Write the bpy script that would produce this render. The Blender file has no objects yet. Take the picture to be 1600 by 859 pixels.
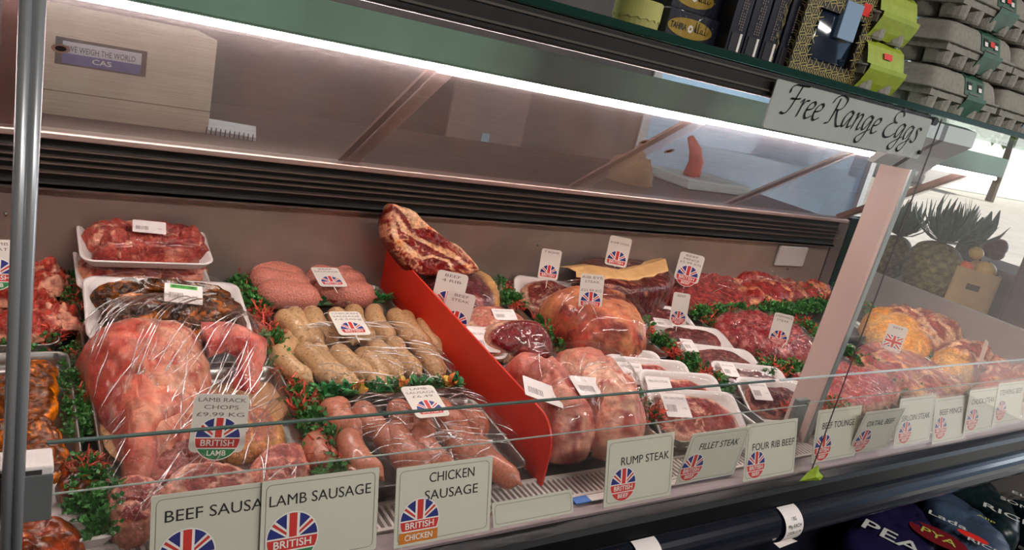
import bpy, math, random
from mathutils import Vector, Matrix, noise as mnoise
random.seed(7)
sc = bpy.context.scene
C = sc.collection
PI = math.pi
# ------------------------------------------------------------------ camera
EYE = 1.50                                   # eye height of the photographer
F = 1197.0                                   # focal length in pixels of the 1600 x 859 frame
RX = Vector((0.82650594, -0.52059437, 0.2141715))     # camera right, in world axes
RD = Vector((0.02349363, -0.34822842, -0.93711526))   # camera down
RF = Vector((0.56243753, 0.77956300, -0.27558221))    # camera forward
cam_d = bpy.data.cameras.new('camera'); cam = bpy.data.objects.new('camera', cam_d); C.objects.link(cam)
M4 = Matrix.Identity(4)
for i in range(3):
    M4[i][0] = RX[i]; M4[i][1] = -RD[i]; M4[i][2] = -RF[i]
M4[2][3] = EYE
cam.matrix_world = M4
cam_d.sensor_width = 36; cam_d.lens = F/1600*36; cam_d.clip_start = 0.02; cam_d.clip_end = 200
sc.camera = cam
sc.view_settings.view_transform = 'Standard'
sc.view_settings.look = 'None'
sc.view_settings.gamma = 1
sc.view_settings.use_curve_mapping = False
sc.view_settings.exposure = 0.25
sc.cycles.transparent_max_bounces = 40
sc.cycles.max_bounces = 8
sc.cycles.sample_clamp_indirect = 6
TUBE_E = 56.0
# ------------------------------------------------------------------ world and shop lights
w = bpy.data.worlds.new('sky'); sc.world = w; w.use_nodes = True
nt = w.node_tree; bg = nt.nodes['Background']
sky = nt.nodes.new('ShaderNodeTexSky'); sky.sky_type = 'HOSEK_WILKIE'; sky.turbidity = 3
sky.sun_direction = Vector((0.5, -0.5, 0.72)).normalized()
nt.links.new(sky.outputs[0], bg.inputs[0]); bg.inputs[1].default_value = 1.6
def area(name, loc, size, sy, power, col, target):
    l = bpy.data.lights.new(name, 'AREA'); l.shape = 'RECTANGLE'; l.size = size; l.size_y = sy
    l.energy = power; l.color = col
    o = bpy.data.objects.new(name, l); C.objects.link(o); o.location = loc
    o.rotation_euler = (Vector(target)-Vector(loc)).to_track_quat('-Z', 'Y').to_euler()
    return o
area('ceiling_light', (0.9, -1.3, 2.72), 1.2, 0.3, 40, (1, .96, .90), (0.9, -1.1, 0))
area('ceiling_light.001', (2.9, -1.1, 2.72), 1.2, 0.3, 36, (1, .96, .90), (2.9, -1.0, 0))
area('ceiling_light.002', (0.6, 2.6, 2.72), 1.2, 0.3, 16, (1, .95, .88), (0.6, 2.6, 0))
area('daylight_doorway', (7.3, 0.8, 1.7), 3.0, 2.4, 80, (.82, .92, 1), (0.8, 0.9, 1.2))
sun = bpy.data.lights.new('sun', 'SUN'); sun.energy = 5.0; sun.angle = .01
so = bpy.data.objects.new('sun', sun); C.objects.link(so); so.location = (6, -3, 8)
so.rotation_euler = Vector((-0.5, 0.5, -0.72)).to_track_quat('-Z', 'Y').to_euler()

# ------------------------------------------------------------------ helpers
def lin(c):
    return tuple(((v/12.92) if v <= .04045 else ((v+.055)/1.055)**2.4) for v in (x/255 for x in c))
def ray(px, py):
    return RX*((px-800)/F) + RD*((py-429.5)/F) + RF
def on_y(px, py, y):
    d = ray(px, py); p = d*(y/d.y); p.z += EYE; return p
def on_z(px, py, z):
    d = ray(px, py); p = d*((z-EYE)/d.z); p.z += EYE; return p
def on_x(px, py, x):
    d = ray(px, py); p = d*(x/d.x); p.z += EYE; return p
DT = math.tan(math.radians(5)); DZ0 = EYE-.666
def deck_z(y): return DZ0 + DT*(y-.80)
def on_deck(px, py, h=0.0):
    d = ray(px, py); t = (-.666-DT*.80+h)/(d.z-DT*d.y); p = d*t; p.z += EYE; return p

def N(v, s=1.0, o=0.0):
    return mnoise.noise(Vector((v[0]*s+o, v[1]*s+o*1.7, v[2]*s-o)))
def FB(v, s=1.0, o=0.0):
    return N(v, s, o)*.6 + N(v, s*2.1, o+3)*.3 + N(v, s*4.3, o+9)*.15

# materials ---------------------------------------------------------
MATS = {}
def mat(name, col, rough=.5, metal=0, nscale=0, namt=.15, bump=0, bscale=60, coat=0, spec=.5, emis=None, es=0, alpha=None, coord='Object'):
    if name in MATS: return MATS[name]
    m = bpy.data.materials.new(name); m.use_nodes = True
    n = m.node_tree; b = n.nodes['Principled BSDF']
    c = lin(col) if max(col) > 1 else col
    b.inputs['Base Color'].default_value = (*c, 1); b.inputs['Roughness'].default_value = rough
    b.inputs['Metallic'].default_value = metal; b.inputs['Specular IOR Level'].default_value = spec
    b.inputs['Coat Weight'].default_value = coat; b.inputs['Coat Roughness'].default_value = .08
    tc = n.nodes.new('ShaderNodeTexCoord')
    if nscale:
        t = n.nodes.new('ShaderNodeTexNoise'); t.inputs['Scale'].default_value = nscale; t.inputs['Detail'].default_value = 4
        n.links.new(tc.outputs[coord], t.inputs['Vector'])
        r = n.nodes.new('ShaderNodeMapRange'); r.inputs[1].default_value = .3; r.inputs[2].default_value = .7
        r.inputs[3].default_value = 1-namt; r.inputs[4].default_value = 1+namt
        n.links.new(t.outputs['Fac'], r.inputs[0])
        mx = n.nodes.new('ShaderNodeMix'); mx.data_type = 'RGBA'; mx.blend_type = 'MULTIPLY'; mx.inputs[0].default_value = 1
        mx.inputs[6].default_value = (*c, 1); n.links.new(r.outputs[0], mx.inputs[7]); n.links.new(mx.outputs[2], b.inputs['Base Color'])
    if bump:
        t2 = n.nodes.new('ShaderNodeTexNoise'); t2.inputs['Scale'].default_value = bscale; t2.inputs['Detail'].default_value = 3
        n.links.new(tc.outputs[coord], t2.inputs['Vector'])
        bp = n.nodes.new('ShaderNodeBump'); bp.inputs['Strength'].default_value = bump; bp.inputs['Distance'].default_value = .003
        n.links.new(t2.outputs['Fac'], bp.inputs['Height']); n.links.new(bp.outputs[0], b.inputs['Normal'])
    if emis:
        b.inputs['Emission Color'].default_value = (*emis, 1); b.inputs['Emission Strength'].default_value = es
    MATS[name] = m; return m
def flesh(name, rough=.42, coat=.18, fine=180, amt=.3, bump=.5, bscale=90, vein=.3, vscale=38, blotch=.25, bl_col=(150, 48, 44), vcol=(226, 164, 136), sat=1.07, val=.92):
    """meat: the pattern of muscle and fat of each cut is stored per vertex; fibres, marbling and mottling are procedural"""
    if name in MATS: return MATS[name]
    m = bpy.data.materials.new(name); m.use_nodes = True
    n = m.node_tree; b = n.nodes['Principled BSDF']; L = n.links.new
    a = n.nodes.new('ShaderNodeAttribute'); a.attribute_name = 'Col'
    tc = n.nodes.new('ShaderNodeTexCoord')
    def noise(sc_, det=4, dist=0.):
        t = n.nodes.new('ShaderNodeTexNoise'); t.inputs['Scale'].default_value = sc_; t.inputs['Detail'].default_value = det; t.inputs['Distortion'].default_value = dist
        L(tc.outputs['Object'], t.inputs['Vector']); return t.outputs['Fac']
    def rng(src, a0, a1, b0, b1):
        r = n.nodes.new('ShaderNodeMapRange'); r.interpolation_type = 'SMOOTHSTEP'
        for k, v in zip((1, 2, 3, 4), (a0, a1, b0, b1)): r.inputs[k].default_value = v
        L(src, r.inputs[0]); return r.outputs[0]
    def mix(fac, c1, c2, mode='MIX'):
        x = n.nodes.new('ShaderNodeMix'); x.data_type = 'RGBA'; x.blend_type = mode
        if isinstance(fac, float): x.inputs[0].default_value = fac
        else: L(fac, x.inputs[0])
        L(c1, x.inputs[6])
        if isinstance(c2, tuple): x.inputs[7].default_value = (*c2, 1)
        else: L(c2, x.inputs[7])
        return x.outputs[2]
    c = mix(rng(noise(vscale*.6, 5, .6), .52, .68, 0, blotch*2), a.outputs['Color'], lin(bl_col))
    vn = n.nodes.new('ShaderNodeMath'); vn.operation = 'SUBTRACT'; vn.inputs[1].default_value = .5; L(noise(vscale, 4, 1.6), vn.inputs[0])
    va = n.nodes.new('ShaderNodeMath'); va.operation = 'ABSOLUTE'; L(vn.outputs[0], va.inputs[0])
    c = mix(rng(va.outputs[0], .004, .022, vein, 0), c, lin(vcol))
    c = mix(1.0, c, rng(noise(fine), .25, .75, 1-amt, 1+amt), 'MULTIPLY')
    c = mix(1.0, c, rng(noise(fine*.28), .3, .7, 1-amt*.9, 1+amt*.7), 'MULTIPLY')
    hs = n.nodes.new('ShaderNodeHueSaturation'); hs.inputs['Saturation'].default_value = sat; hs.inputs['Value'].default_value = val; L(c, hs.inputs['Color']); c = hs.outputs[0]
    L(c, b.inputs['Base Color'])
    b.inputs['Roughness'].default_value = rough; b.inputs['Specular IOR Level'].default_value = .28; b.inputs['Coat Weight'].default_value = coat*.5; b.inputs['Coat Roughness'].default_value = .1
    ad = n.nodes.new('ShaderNodeMath'); ad.operation = 'MULTIPLY_ADD'; ad.inputs[1].default_value = 1.8; L(noise(bscale*.3, 3, .5), ad.inputs[0]); L(noise(bscale, 4), ad.inputs[2])
    bp = n.nodes.new('ShaderNodeBump'); bp.inputs['Strength'].default_value = bump; bp.inputs['Distance'].default_value = .006
    L(ad.outputs[0], bp.inputs['Height']); L(bp.outputs[0], b.inputs['Normal'])
    MATS[name] = m; return m
def clear(name, base=.05, edge=.6, rough=.03, tint=(1, 1, 1), bump=0, bscale=(30, 30, 30), haze=0, hazecol=(.8, .8, .8), gl=(1, 1, 1), detail=3):
    """glass, acrylic or cling film: see-through with a mirror sheen that grows at grazing angles"""
    if name in MATS: return MATS[name]
    m = bpy.data.materials.new(name); m.use_nodes = True
    n = m.node_tree; n.nodes.clear()
    out = n.nodes.new('ShaderNodeOutputMaterial')
    tr = n.nodes.new('ShaderNodeBsdfTransparent'); tr.inputs[0].default_value = (*tint, 1)
    g = n.nodes.new('ShaderNodeBsdfGlossy'); g.inputs['Roughness'].default_value = rough; g.inputs[0].default_value = (*gl, 1)
    lw = n.nodes.new('ShaderNodeLayerWeight'); lw.inputs[0].default_value = .5
    pw = n.nodes.new('ShaderNodeMath'); pw.operation = 'POWER'; pw.inputs[1].default_value = 4.0
    n.links.new(lw.outputs['Facing'], pw.inputs[0])
    mr = n.nodes.new('ShaderNodeMapRange'); mr.inputs[3].default_value = base; mr.inputs[4].default_value = edge
    n.links.new(pw.outputs[0], mr.inputs[0])
    first = tr.outputs[0]
    tc = n.nodes.new('ShaderNodeTexCoord')
    if haze:
        d = n.nodes.new('ShaderNodeBsdfDiffuse'); d.inputs[0].default_value = (*hazecol, 1)
        mp = n.nodes.new('ShaderNodeMapping'); mp.inputs['Scale'].default_value = bscale
        n.links.new(tc.outputs['Object'], mp.inputs[0])
        tn = n.nodes.new('ShaderNodeTexNoise'); tn.inputs['Scale'].default_value = 1; tn.inputs['Detail'].default_value = 6
        n.links.new(mp.outputs[0], tn.inputs['Vector'])
        hr = n.nodes.new('ShaderNodeMapRange'); hr.inputs[1].default_value = .42; hr.inputs[2].default_value = .75; hr.inputs[3].default_value = haze*.7; hr.inputs[4].default_value = haze*1.6
        n.links.new(tn.outputs['Fac'], hr.inputs[0])
        mh = n.nodes.new('ShaderNodeMixShader'); n.links.new(hr.outputs[0], mh.inputs[0])
        n.links.new(tr.outputs[0], mh.inputs[1]); n.links.new(d.outputs[0], mh.inputs[2]); first = mh.outputs[0]
    if bump:
        mp = n.nodes.new('ShaderNodeMapping'); mp.inputs['Scale'].default_value = bscale
        mp.inputs['Rotation'].default_value = (0, 0, .5)
        n.links.new(tc.outputs['Object'], mp.inputs[0])
        tn = n.nodes.new('ShaderNodeTexNoise'); tn.inputs['Scale'].default_value = 1; tn.inputs['Detail'].default_value = detail
        tn.inputs['Distortion'].default_value = .8
        n.links.new(mp.outputs[0], tn.inputs['Vector'])
        bp = n.nodes.new('ShaderNodeBump'); bp.inputs['Strength'].default_value = bump; bp.inputs['Distance'].default_value = .01
        n.links.new(tn.outputs['Fac'], bp.inputs['Height'])
        n.links.new(bp.outputs[0], g.inputs['Normal']); n.links.new(bp.outputs[0], lw.inputs['Normal'])
    ms = n.nodes.new('ShaderNodeMixShader'); n.links.new(mr.outputs[0], ms.inputs[0])
    n.links.new(first, ms.inputs[1]); n.links.new(g.outputs[0], ms.inputs[2]); n.links.new(ms.outputs[0], out.inputs[0])
    MATS[name] = m; return m

# mesh builder -------------------------------------------------------
class MB:
    def __init__(s): s.v = []; s.f = []; s.m = []; s.c = None
    def add(s, vs, fs, mi=0):
        o = len(s.v); s.v += [tuple(v) for v in vs]; s.f += [tuple(i+o for i in f) for f in fs]; s.m += [mi]*len(fs); return s
    def box(s, x0, x1, y0, y1, z0, z1, mi=0, b=0):
        if b <= 0:
            vs = [(x0,y0,z0),(x1,y0,z0),(x1,y1,z0),(x0,y1,z0),(x0,y0,z1),(x1,y0,z1),(x1,y1,z1),(x0,y1,z1)]
            return s.add(vs, [(0,3,2,1),(4,5,6,7),(0,1,5,4),(1,2,6,5),(2,3,7,6),(3,0,4,7)], mi)
        b = min(b, (x1-x0)*.45, (y1-y0)*.45, (z1-z0)*.45)
        rings = []
        for z, i in ((z0, b), (z0+b*.3, b*.3), (z0+b, 0), (z1-b, 0), (z1-b*.3, b*.3), (z1, b)):
            rings.append(rrect(x0+i, x1-i, y0+i, y1-i, b, z, 2))
        return s.loft(rings, True, True, mi)
    def loft(s, rings, cap0=False, cap1=False, mi=0, closed=True):
        n = len(rings[0]); o = len(s.v)
        for r in rings: s.v += [tuple(p) for p in r]
        for k in range(len(rings)-1):
            for i in range(n if closed else n-1):
                j = (i+1) % n
                s.f.append((o+k*n+i, o+k*n+j, o+(k+1)*n+j, o+(k+1)*n+i)); s.m.append(mi)
        if cap0: s.f.append(tuple(o+i for i in range(n-1, -1, -1))); s.m.append(mi)
        if cap1: s.f.append(tuple(o+(len(rings)-1)*n+i for i in range(n))); s.m.append(mi)
        return s
    def tube(s, pts, r, n=10, mi=0, cap=True):
        pts = [Vector(p) for p in pts]; rs = r if isinstance(r, (list, tuple)) else [r]*len(pts)
        rings = []; up = None
        for i, p in enumerate(pts):
            t = (pts[min(i+1, len(pts)-1)]-pts[max(i-1, 0)]).normalized()
            if up is None:
                up = Vector((0, 0, 1)) if abs(t.z) < .9 else Vector((1, 0, 0))
            a = t.cross(up); 
            if a.length < 1e-6: a = t.cross(Vector((1, .3, .2)))
            a.normalize(); b_ = a.cross(t).normalized(); up = b_
            rings.append([p+a*(math.cos(2*PI*k/n)*rs[i])+b_*(math.sin(2*PI*k/n)*rs[i]) for k in range(n)])
        return s.loft(rings, cap, cap, mi)
    def prism_x(s, prof, x0, x1, mi=0):
        return s.loft([[(x0, y, z) for y, z in prof], [(x1, y, z) for y, z in prof]], True, True, mi)
    def poly(s, pts, z=0, mi=0):
        return s.add([(p[0], p[1], z) for p in pts], [tuple(range(len(pts)))], mi)
    def build(s, name, mats, parent=None, smooth=False, loc=None):
        me = bpy.data.meshes.new(name); me.from_pydata(s.v, [], s.f)
        if not isinstance(mats, (list, tuple)): mats = [mats]
        for m in mats: me.materials.append(m)
        me.polygons.foreach_set('material_index', s.m)
        if smooth: me.polygons.foreach_set('use_smooth', [True]*len(me.polygons))
        if s.c:
            at = me.color_attributes.new('Col', 'FLOAT_COLOR', 'POINT')
            buf = []
            for c in s.c: buf += [c[0], c[1], c[2], 1]
            at.data.foreach_set('color', buf)
        me.update()
        o = bpy.data.objects.new(name, me); C.objects.link(o)
        if parent: o.parent = parent
        if loc is not None: o.location = loc
        return o
def rrect(x0, x1, y0, y1, r, z, n=4):
    r = max(1e-5, min(r, (x1-x0)/2-1e-6, (y1-y0)/2-1e-6)); out = []
    for cx, cy, a0 in ((x1-r, y1-r, 0), (x0+r, y1-r, PI/2), (x0+r, y0+r, PI), (x1-r, y0+r, 1.5*PI)):
        for k in range(n+1):
            a = a0+PI/2*k/n; out.append((cx+r*math.cos(a), cy+r*math.sin(a), z))
    return out
def thing(name, label, cat, loc=(0, 0, 0), rot=(0, 0, 0), group=None):
    o = bpy.data.objects.new(name, None); C.objects.link(o); o.empty_display_size = .02
    o.location = loc; o.rotation_euler = rot; o['label'] = label; o['category'] = cat
    if group: o['group'] = group
    return o
def tag(o, label, cat, group=None, kind=None):
    o['label'] = label; o['category'] = cat
    if group: o['group'] = group
    if kind: o['kind'] = kind
    return o
def struct(o, label=None, cat=None):
    o['kind'] = 'structure'
    if label: o['label'] = label
    if cat: o['category'] = cat
    return o
_tx = {}
def text_mesh(s, size, align='CENTER', shear=0.0, bold=0.0, sp=1.0):
    k = (s, round(size, 5), align, shear, bold, sp)
    if k in _tx: return _tx[k]
    cu = bpy.data.curves.new('t', 'FONT'); cu.body = s; cu.size = size; cu.align_x = align; cu.align_y = 'CENTER'; cu.shear = shear
    cu.offset = bold*size; cu.space_character = sp; cu.resolution_u = 3
    o = bpy.data.objects.new('t', cu); C.objects.link(o)
    dg = bpy.context.evaluated_depsgraph_get(); dg.update()
    me = bpy.data.meshes.new_from_object(o.evaluated_get(dg))
    vs = [tuple(v.co) for v in me.vertices]; fs = [tuple(p.vertices) for p in me.polygons]
    bpy.data.objects.remove(o); bpy.data.curves.remove(cu); bpy.data.meshes.remove(me)
    _tx[k] = (vs, fs); return _tx[k]
def put_text(mb, s, size, x, y, z, mi=0, width=None, **kw):
    vs, fs = text_mesh(s, size, **kw)
    if not vs: return
    k = 1
    if width:
        wd = max(v[0] for v in vs)-min(v[0] for v in vs); k = width/wd
    mb.add([(v[0]*k+x, v[1]+y, z) for v in vs], fs, mi)
def pen(mb, strokes, nib, x0, y0, sc_, z, mi=0, slant=0.0, round_=False):
    """strokes drawn with a broad nib held at 40 degrees"""
    for st in strokes:
        pts = catmull(st) if len(st) > 2 else st
        for a, b in zip(pts[:-1], pts[1:]):
            def T(p, s_):
                nx, ny = (nib*.77*s_, nib*.64*s_)
                return (x0+(p[0]+slant*p[1])*sc_+nx, y0+p[1]*sc_+ny)
            q = [T(a, -.5), T(a, .5), T(b, .5), T(b, -.5)]
            th = nib*.16
            mb.add([(p[0], p[1], z) for p in q], [(0, 1, 2, 3)], mi)
            dx, dy = q[3][0]-q[0][0], q[3][1]-q[0][1]; L = math.hypot(dx, dy) or 1
            ox, oy = -dy/L*th, dx/L*th
            mx0, my0, mx1, my1 = (q[0][0]+q[1][0])/2, (q[0][1]+q[1][1])/2, (q[2][0]+q[3][0])/2, (q[2][1]+q[3][1])/2
            mb.add([(mx0+ox, my0+oy, z), (mx0-ox, my0-oy, z), (mx1-ox, my1-oy, z), (mx1+ox, my1+oy, z)], [(0, 1, 2, 3)], mi)
def catmull(p, n=5, closed=False):
    out = []; m = len(p)
    rng = range(m) if closed else range(m-1)
    for i in rng:
        if closed: a, b, c, d = p[(i-1) % m], p[i], p[(i+1) % m], p[(i+2) % m]
        else: a, b, c, d = p[max(i-1, 0)], p[i], p[i+1], p[min(i+2, m-1)]
        for k in range(n):
            t = k/n
            out.append(tuple(.5*((2*b[j])+(-a[j]+c[j])*t+(2*a[j]-5*b[j]+4*c[j]-d[j])*t*t+(-a[j]+3*b[j]-3*c[j]+d[j])*t**3) for j in range(2)))
    if not closed: out.append(tuple(p[-1]))
    return out
def inside(p, poly):
    x, y = p; c = False; j = len(poly)-1
    for i in range(len(poly)):
        xi, yi = poly[i]; xj, yj = poly[j]
        if (yi > y) != (yj > y) and x < (xj-xi)*(y-yi)/(yj-yi+1e-12)+xi: c = not c
        j = i
    return c

# lump: one closed body over a star-shaped outline -----------------------
def polar(outline, na, smooth=True):
    pts = catmull(outline, 4, True) if smooth else outline
    cx = sum(p[0] for p in pts)/len(pts); cy = sum(p[1] for p in pts)/len(pts)
    out = []
    for k in range(na):
        a = 2*PI*k/na; dx, dy = math.cos(a), math.sin(a); best = 0
        for i in range(len(pts)):
            p, q = pts[i], pts[(i+1) % len(pts)]
            ex, ey = q[0]-p[0], q[1]-p[1]; den = dx*ey-dy*ex
            if abs(den) < 1e-12: continue
            t = ((p[0]-cx)*ey-(p[1]-cy)*ex)/den; u = ((p[0]-cx)*dy-(p[1]-cy)*dx)/den
            if t > 0 and -1e-9 <= u <= 1+1e-9: best = max(best, t)
        out.append(best or .01)
    return (cx, cy), out
def lump(outline, h, p=2.4, amp=.004, nsc=25, col=None, seed=0., nr=9, na=44, under=.12, zf=None, ridge=0, rsc=60, smooth=True, fold=0.):
    (cx, cy), R = polar(outline, na, smooth)
    mb = MB(); cols = []
    rs = [i/nr*.8 for i in range(nr+1)]+[.87, .92, .96, .985, 1.0]
    idx = []
    for r in rs:
        zz = h*max(0., 1-r**p)**(1/p)
        row = []
        for k in range(na if r > 0 else 1):
            a = 2*PI*k/na
            x, y = cx+R[k]*r*math.cos(a), cy+R[k]*r*math.sin(a); z = zz
            if zf: z *= zf(x-cx, y-cy, r, a)
            q = (x, y, z)
            if amp:
                d = FB(q, nsc, seed)*amp*2
                if ridge: d += abs(N(q, rsc, seed+5))*ridge
                if fold: d -= fold*max(0., 1-abs(N(q, nsc*.8, seed+17))/.12)
                z += d*(.35+.65*(z/(h+1e-6))) ; x += d*.5*math.cos(a)*r; y += d*.5*math.sin(a)*r
            row.append(len(mb.v)); mb.v.append((x, y, z))
            if col: cols.append(col(x-cx, y-cy, z, r, a))
        idx.append(row)
    rows2 = []
    for r, zz in ((.97, -under*h*.6), (.85, -under*h), ):
        row = []
        for k in range(na):
            a = 2*PI*k/na
            row.append(len(mb.v)); mb.v.append((cx+R[k]*r*math.cos(a), cy+R[k]*r*math.sin(a), zz))
            if col: cols.append(col(R[k]*r*math.cos(a), R[k]*r*math.sin(a), 0, 1, a))
        idx.append(row)
    for k in range(na):
        mb.f.append((idx[0][0], idx[1][k], idx[1][(k+1) % na]))
    for a_, b_ in zip(idx[1:-1], idx[2:]):
        for k in range(na):
            j = (k+1) % na; mb.f.append((a_[k], b_[k], b_[j], a_[j]))
    mb.f.append(tuple(idx[-1][::-1]))
    mb.m = [0]*len(mb.f)
    if col: mb.c = cols
    return mb
def ell(rx, ry, n=14, e=2.0, rot=0, wob=0, seed=0):
    out = []
    for k in range(n):
        a = 2*PI*k/n; c, s = math.cos(a), math.sin(a)
        f = (abs(c)**e+abs(s)**e)**(-1/e)*(1+wob*mnoise.noise(Vector((c*1.5+seed, s*1.5, seed))))
        x, y = rx*f*c, ry*f*s
        out.append((x*math.cos(rot)-y*math.sin(rot), x*math.sin(rot)+y*math.cos(rot)))
    return out
def mixc(a, b, t): t = max(0, min(1, t)); return tuple(a[i]*(1-t)+b[i]*t for i in range(3))
def sst(x, a, b):
    t = max(0, min(1, (x-a)/(b-a))); return t*t*(3-2*t)
# colours of meat and fat
BEEF = lin((122, 34, 34)); BEEFD = lin((78, 22, 26)); LAMB = lin((190, 76, 68)); LAMBD = lin((134, 44, 42)); FAT = lin((222, 160, 126)); FATY = lin((222, 150, 72))
PINK = lin((204, 104, 92)); PALE = lin((216, 142, 118)); BONE = lin((226, 190, 170)); MINCE = lin((176, 70, 70)); BRN = lin((92, 46, 22)); ORG = lin((178, 88, 22)); PURP = lin((104, 48, 58))
def cut(mus, mus2, fat=FAT, rim=.86, vein=.10, vs=28, seed=0., rimw=None, patches=.0, ps=16):
    def f(x, y, z, r, a):
        v = (x, y, z*.6)
        c = mixc(mus, mus2, .5+FB(v, 22, seed+2)*1.2)
        n = abs(FB(v, vs, seed))
        c = mixc(fat, c, sst(n, vein*.2, vein*.62)) if vein else c
        if patches: c = mixc(c, fat, sst(FB(v, ps, seed+21), .34-patches, .44-patches))
        rr = rim+.06*N((math.cos(a)*2, math.sin(a)*2, seed))
        if rimw: rr += rimw(a)
        return mixc(c, fat, sst(r, rr, rr+.05))
    return f
def fatty(a_, b_, c_=None, seed=0., s=18, thr=.12, w_=.2, s2=40):
    def f(x, y, z, r, a):
        v = (x, y, z)
        c = mixc(a_, b_, .5+FB(v, s, seed)*1.5)
        if c_: c = mixc(c, c_, sst(FB(v, s2, seed+11), thr, thr+w_))
        return c
    return f
FL = flesh('meat_flesh'); FLD = flesh('meat_moist', rough=.32, coat=.25, vein=.25, blotch=.1); FLR = flesh('meat_marinated', rough=.28, coat=.45, fine=90, amt=.6, bump=.8, bscale=60, vein=.35, vcol=(206, 116, 34), blotch=.4, bl_col=(50, 24, 12))
FLM = flesh('meat_minced', rough=.5, coat=.1, fine=260, amt=.5, bump=1.0, bscale=230, vein=.3, vscale=120)
SKIN = flesh('meat_fat_skin', rough=.42, coat=.15, fine=70, amt=.2, bump=.5, bscale=60, vein=.45, vscale=22, vcol=(196, 88, 76), blotch=.3, bl_col=(186, 70, 62))
FRUIT = flesh('pineapple_skin', sat=1, val=1, rough=.6, coat=0, vein=0, blotch=0)
FILM = clear('cling_film', base=.02, edge=.42, rough=.05, bump=.8, bscale=(50, 16, 30), gl=(1, 1, 1))
FILMT = clear('cling_film_taut', base=.02, edge=.4, rough=.04, bump=.25, bscale=(40, 14, 20))
FILMC = clear('cling_film_creased', base=.03, edge=.5, rough=.06, bump=1.0, bscale=(130, 20, 60), detail=4)
FOAM = mat('white_foam', (236, 226, 222), .55, nscale=300, namt=.05, bump=.08, bscale=400)
STEEL = mat('brushed_steel', (150, 146, 142), .3, .9, nscale=25, namt=.12)
STEELD = mat('dull_steel', (112, 108, 104), .38, .85, nscale=20, namt=.2)
CARD = mat('white_card', (226, 219, 208), .55, nscale=8, namt=.03)
CARDB = mat('white_ticket_board', (208, 206, 190), .5, nscale=6, namt=.03)
INK = mat('black_ink', (24, 22, 24), .6); GREYINK = mat('grey_ink', (120, 108, 104), .6)
LABELP = mat('label_paper', (236, 226, 222), .5, nscale=12, namt=.03)
J_BLUE = mat('print_blue', (36, 44, 120), .5); J_RED = mat('print_red', (206, 52, 44), .5); J_WHITE = mat('print_white', (240, 234, 228), .5)
J_GREEN = mat('print_green', (46, 130, 74), .5); J_ORANGE = mat('print_orange', (206, 120, 36), .5)
BLACK = mat('black_plastic', (9, 10, 14), .35, nscale=15, namt=.2, spec=.3); BLACKM = mat('black_matt', (16, 16, 18), .7)
POSTM = mat('post_alu', (176, 178, 182), .3, .45)
CHROME = mat('chrome', (190, 192, 196), .16, 1.0)
PARSLEY = mat('parsley_green', (56, 116, 46), .45, nscale=45, namt=.5)
SPRIG = mat('sprig_red', (206, 82, 62), .45, nscale=45, namt=.4)
LEAFG = mat('leaf_green', (36, 122, 58), .35, nscale=40, namt=.35); LEAFO = mat('leaf_orange', (222, 120, 52), .4, nscale=40, namt=.35); LEAFR = mat('leaf_red', (196, 52, 40), .4, nscale=40, namt=.3); LEAFY = mat('leaf_yellow', (214, 184, 70), .4, nscale=40, namt=.25)
ACR = clear('acrylic_clear', base=.03, edge=.5, rough=.03)
GLASSF = clear('window_glass', base=.012, edge=.35, rough=.01)
GLASSE = mat('glass_edge_green', (70, 90, 84), .2, spec=.5)
PANE = clear('scratched_acrylic', base=.04, edge=.30, rough=.16, bump=.1, bscale=(9, 420, 420), haze=.17, hazecol=(.75, .70, .70))
SHELFG = clear('green_shelf_glass', base=.05, edge=.5, rough=.02, tint=(.58, .74, .66))
CREASE_GLINT = clear('film_fold_glint', base=.55, edge=.95, rough=.14)  # far shinier than the film, so the folds carry added highlight streaks
# ------------------------------------------------------------------ room shell
XL, XR = -1.6, 4.3
fl = MB().box(-2.2, 5.4, -1.6, 3.6, -.06, 0).build('floor', mat('floor_tile', (70, 66, 62), .6, nscale=6, namt=.2)); struct(fl)
ce = MB().box(-2.2, 5.4, -1.6, 3.6, 2.8, 2.86).build('ceiling', mat('ceiling_paint', (120, 116, 110), .8, nscale=3, namt=.05)); struct(ce)
wb = MB().box(-2.2, 3.05, 3.3, 3.4, 0, 2.8).build('wall_back', mat('back_wall_paint', (92, 84, 80), .7, nscale=5, namt=.25)); struct(wb)
wl = MB().box(-2.3, -2.2, -1.6, 3.4, 0, 2.8).build('wall_left', mat('side_wall_paint', (150, 144, 136), .75, nscale=4, namt=.1)); struct(wl)
wf = MB().box(-2.2, 5.4, -1.7, -1.6, 0, 2.8).build('wall_front', mat('front_wall_paint', (58, 54, 52), .75, nscale=4, namt=.2)); struct(wf)
# outdoors beyond the open shop front at the end of the counter
rd = MB().box(5.4, 60, -40, 60, -.08, -.02).build('road', mat('pale_road', (198, 188, 172), .9, nscale=2, namt=.1)); struct(rd)
DAYGLASS = bpy.data.materials.new('daylight_tint_glass'); DAYGLASS.use_nodes = True; n_ = DAYGLASS.node_tree; n_.nodes.clear()  # blue tint and frosting added to the panes for the bluish daylight glow
o_ = n_.nodes.new('ShaderNodeOutputMaterial'); t_ = n_.nodes.new('ShaderNodeBsdfTranslucent'); t_.inputs[0].default_value = (.78, .86, .92, 1); d_ = n_.nodes.new('ShaderNodeBsdfTransparent'); d_.inputs[0].default_value = (.75, .88, 1, 1); m_ = n_.nodes.new('ShaderNodeMixShader')
x_ = n_.nodes.new('ShaderNodeTexNoise'); x_.inputs['Scale'].default_value = 2.2; r_ = n_.nodes.new('ShaderNodeMapRange'); r_.inputs[1].default_value = .35; r_.inputs[2].default_value = .65; r_.inputs[3].default_value = .25; r_.inputs[4].default_value = .8
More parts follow.
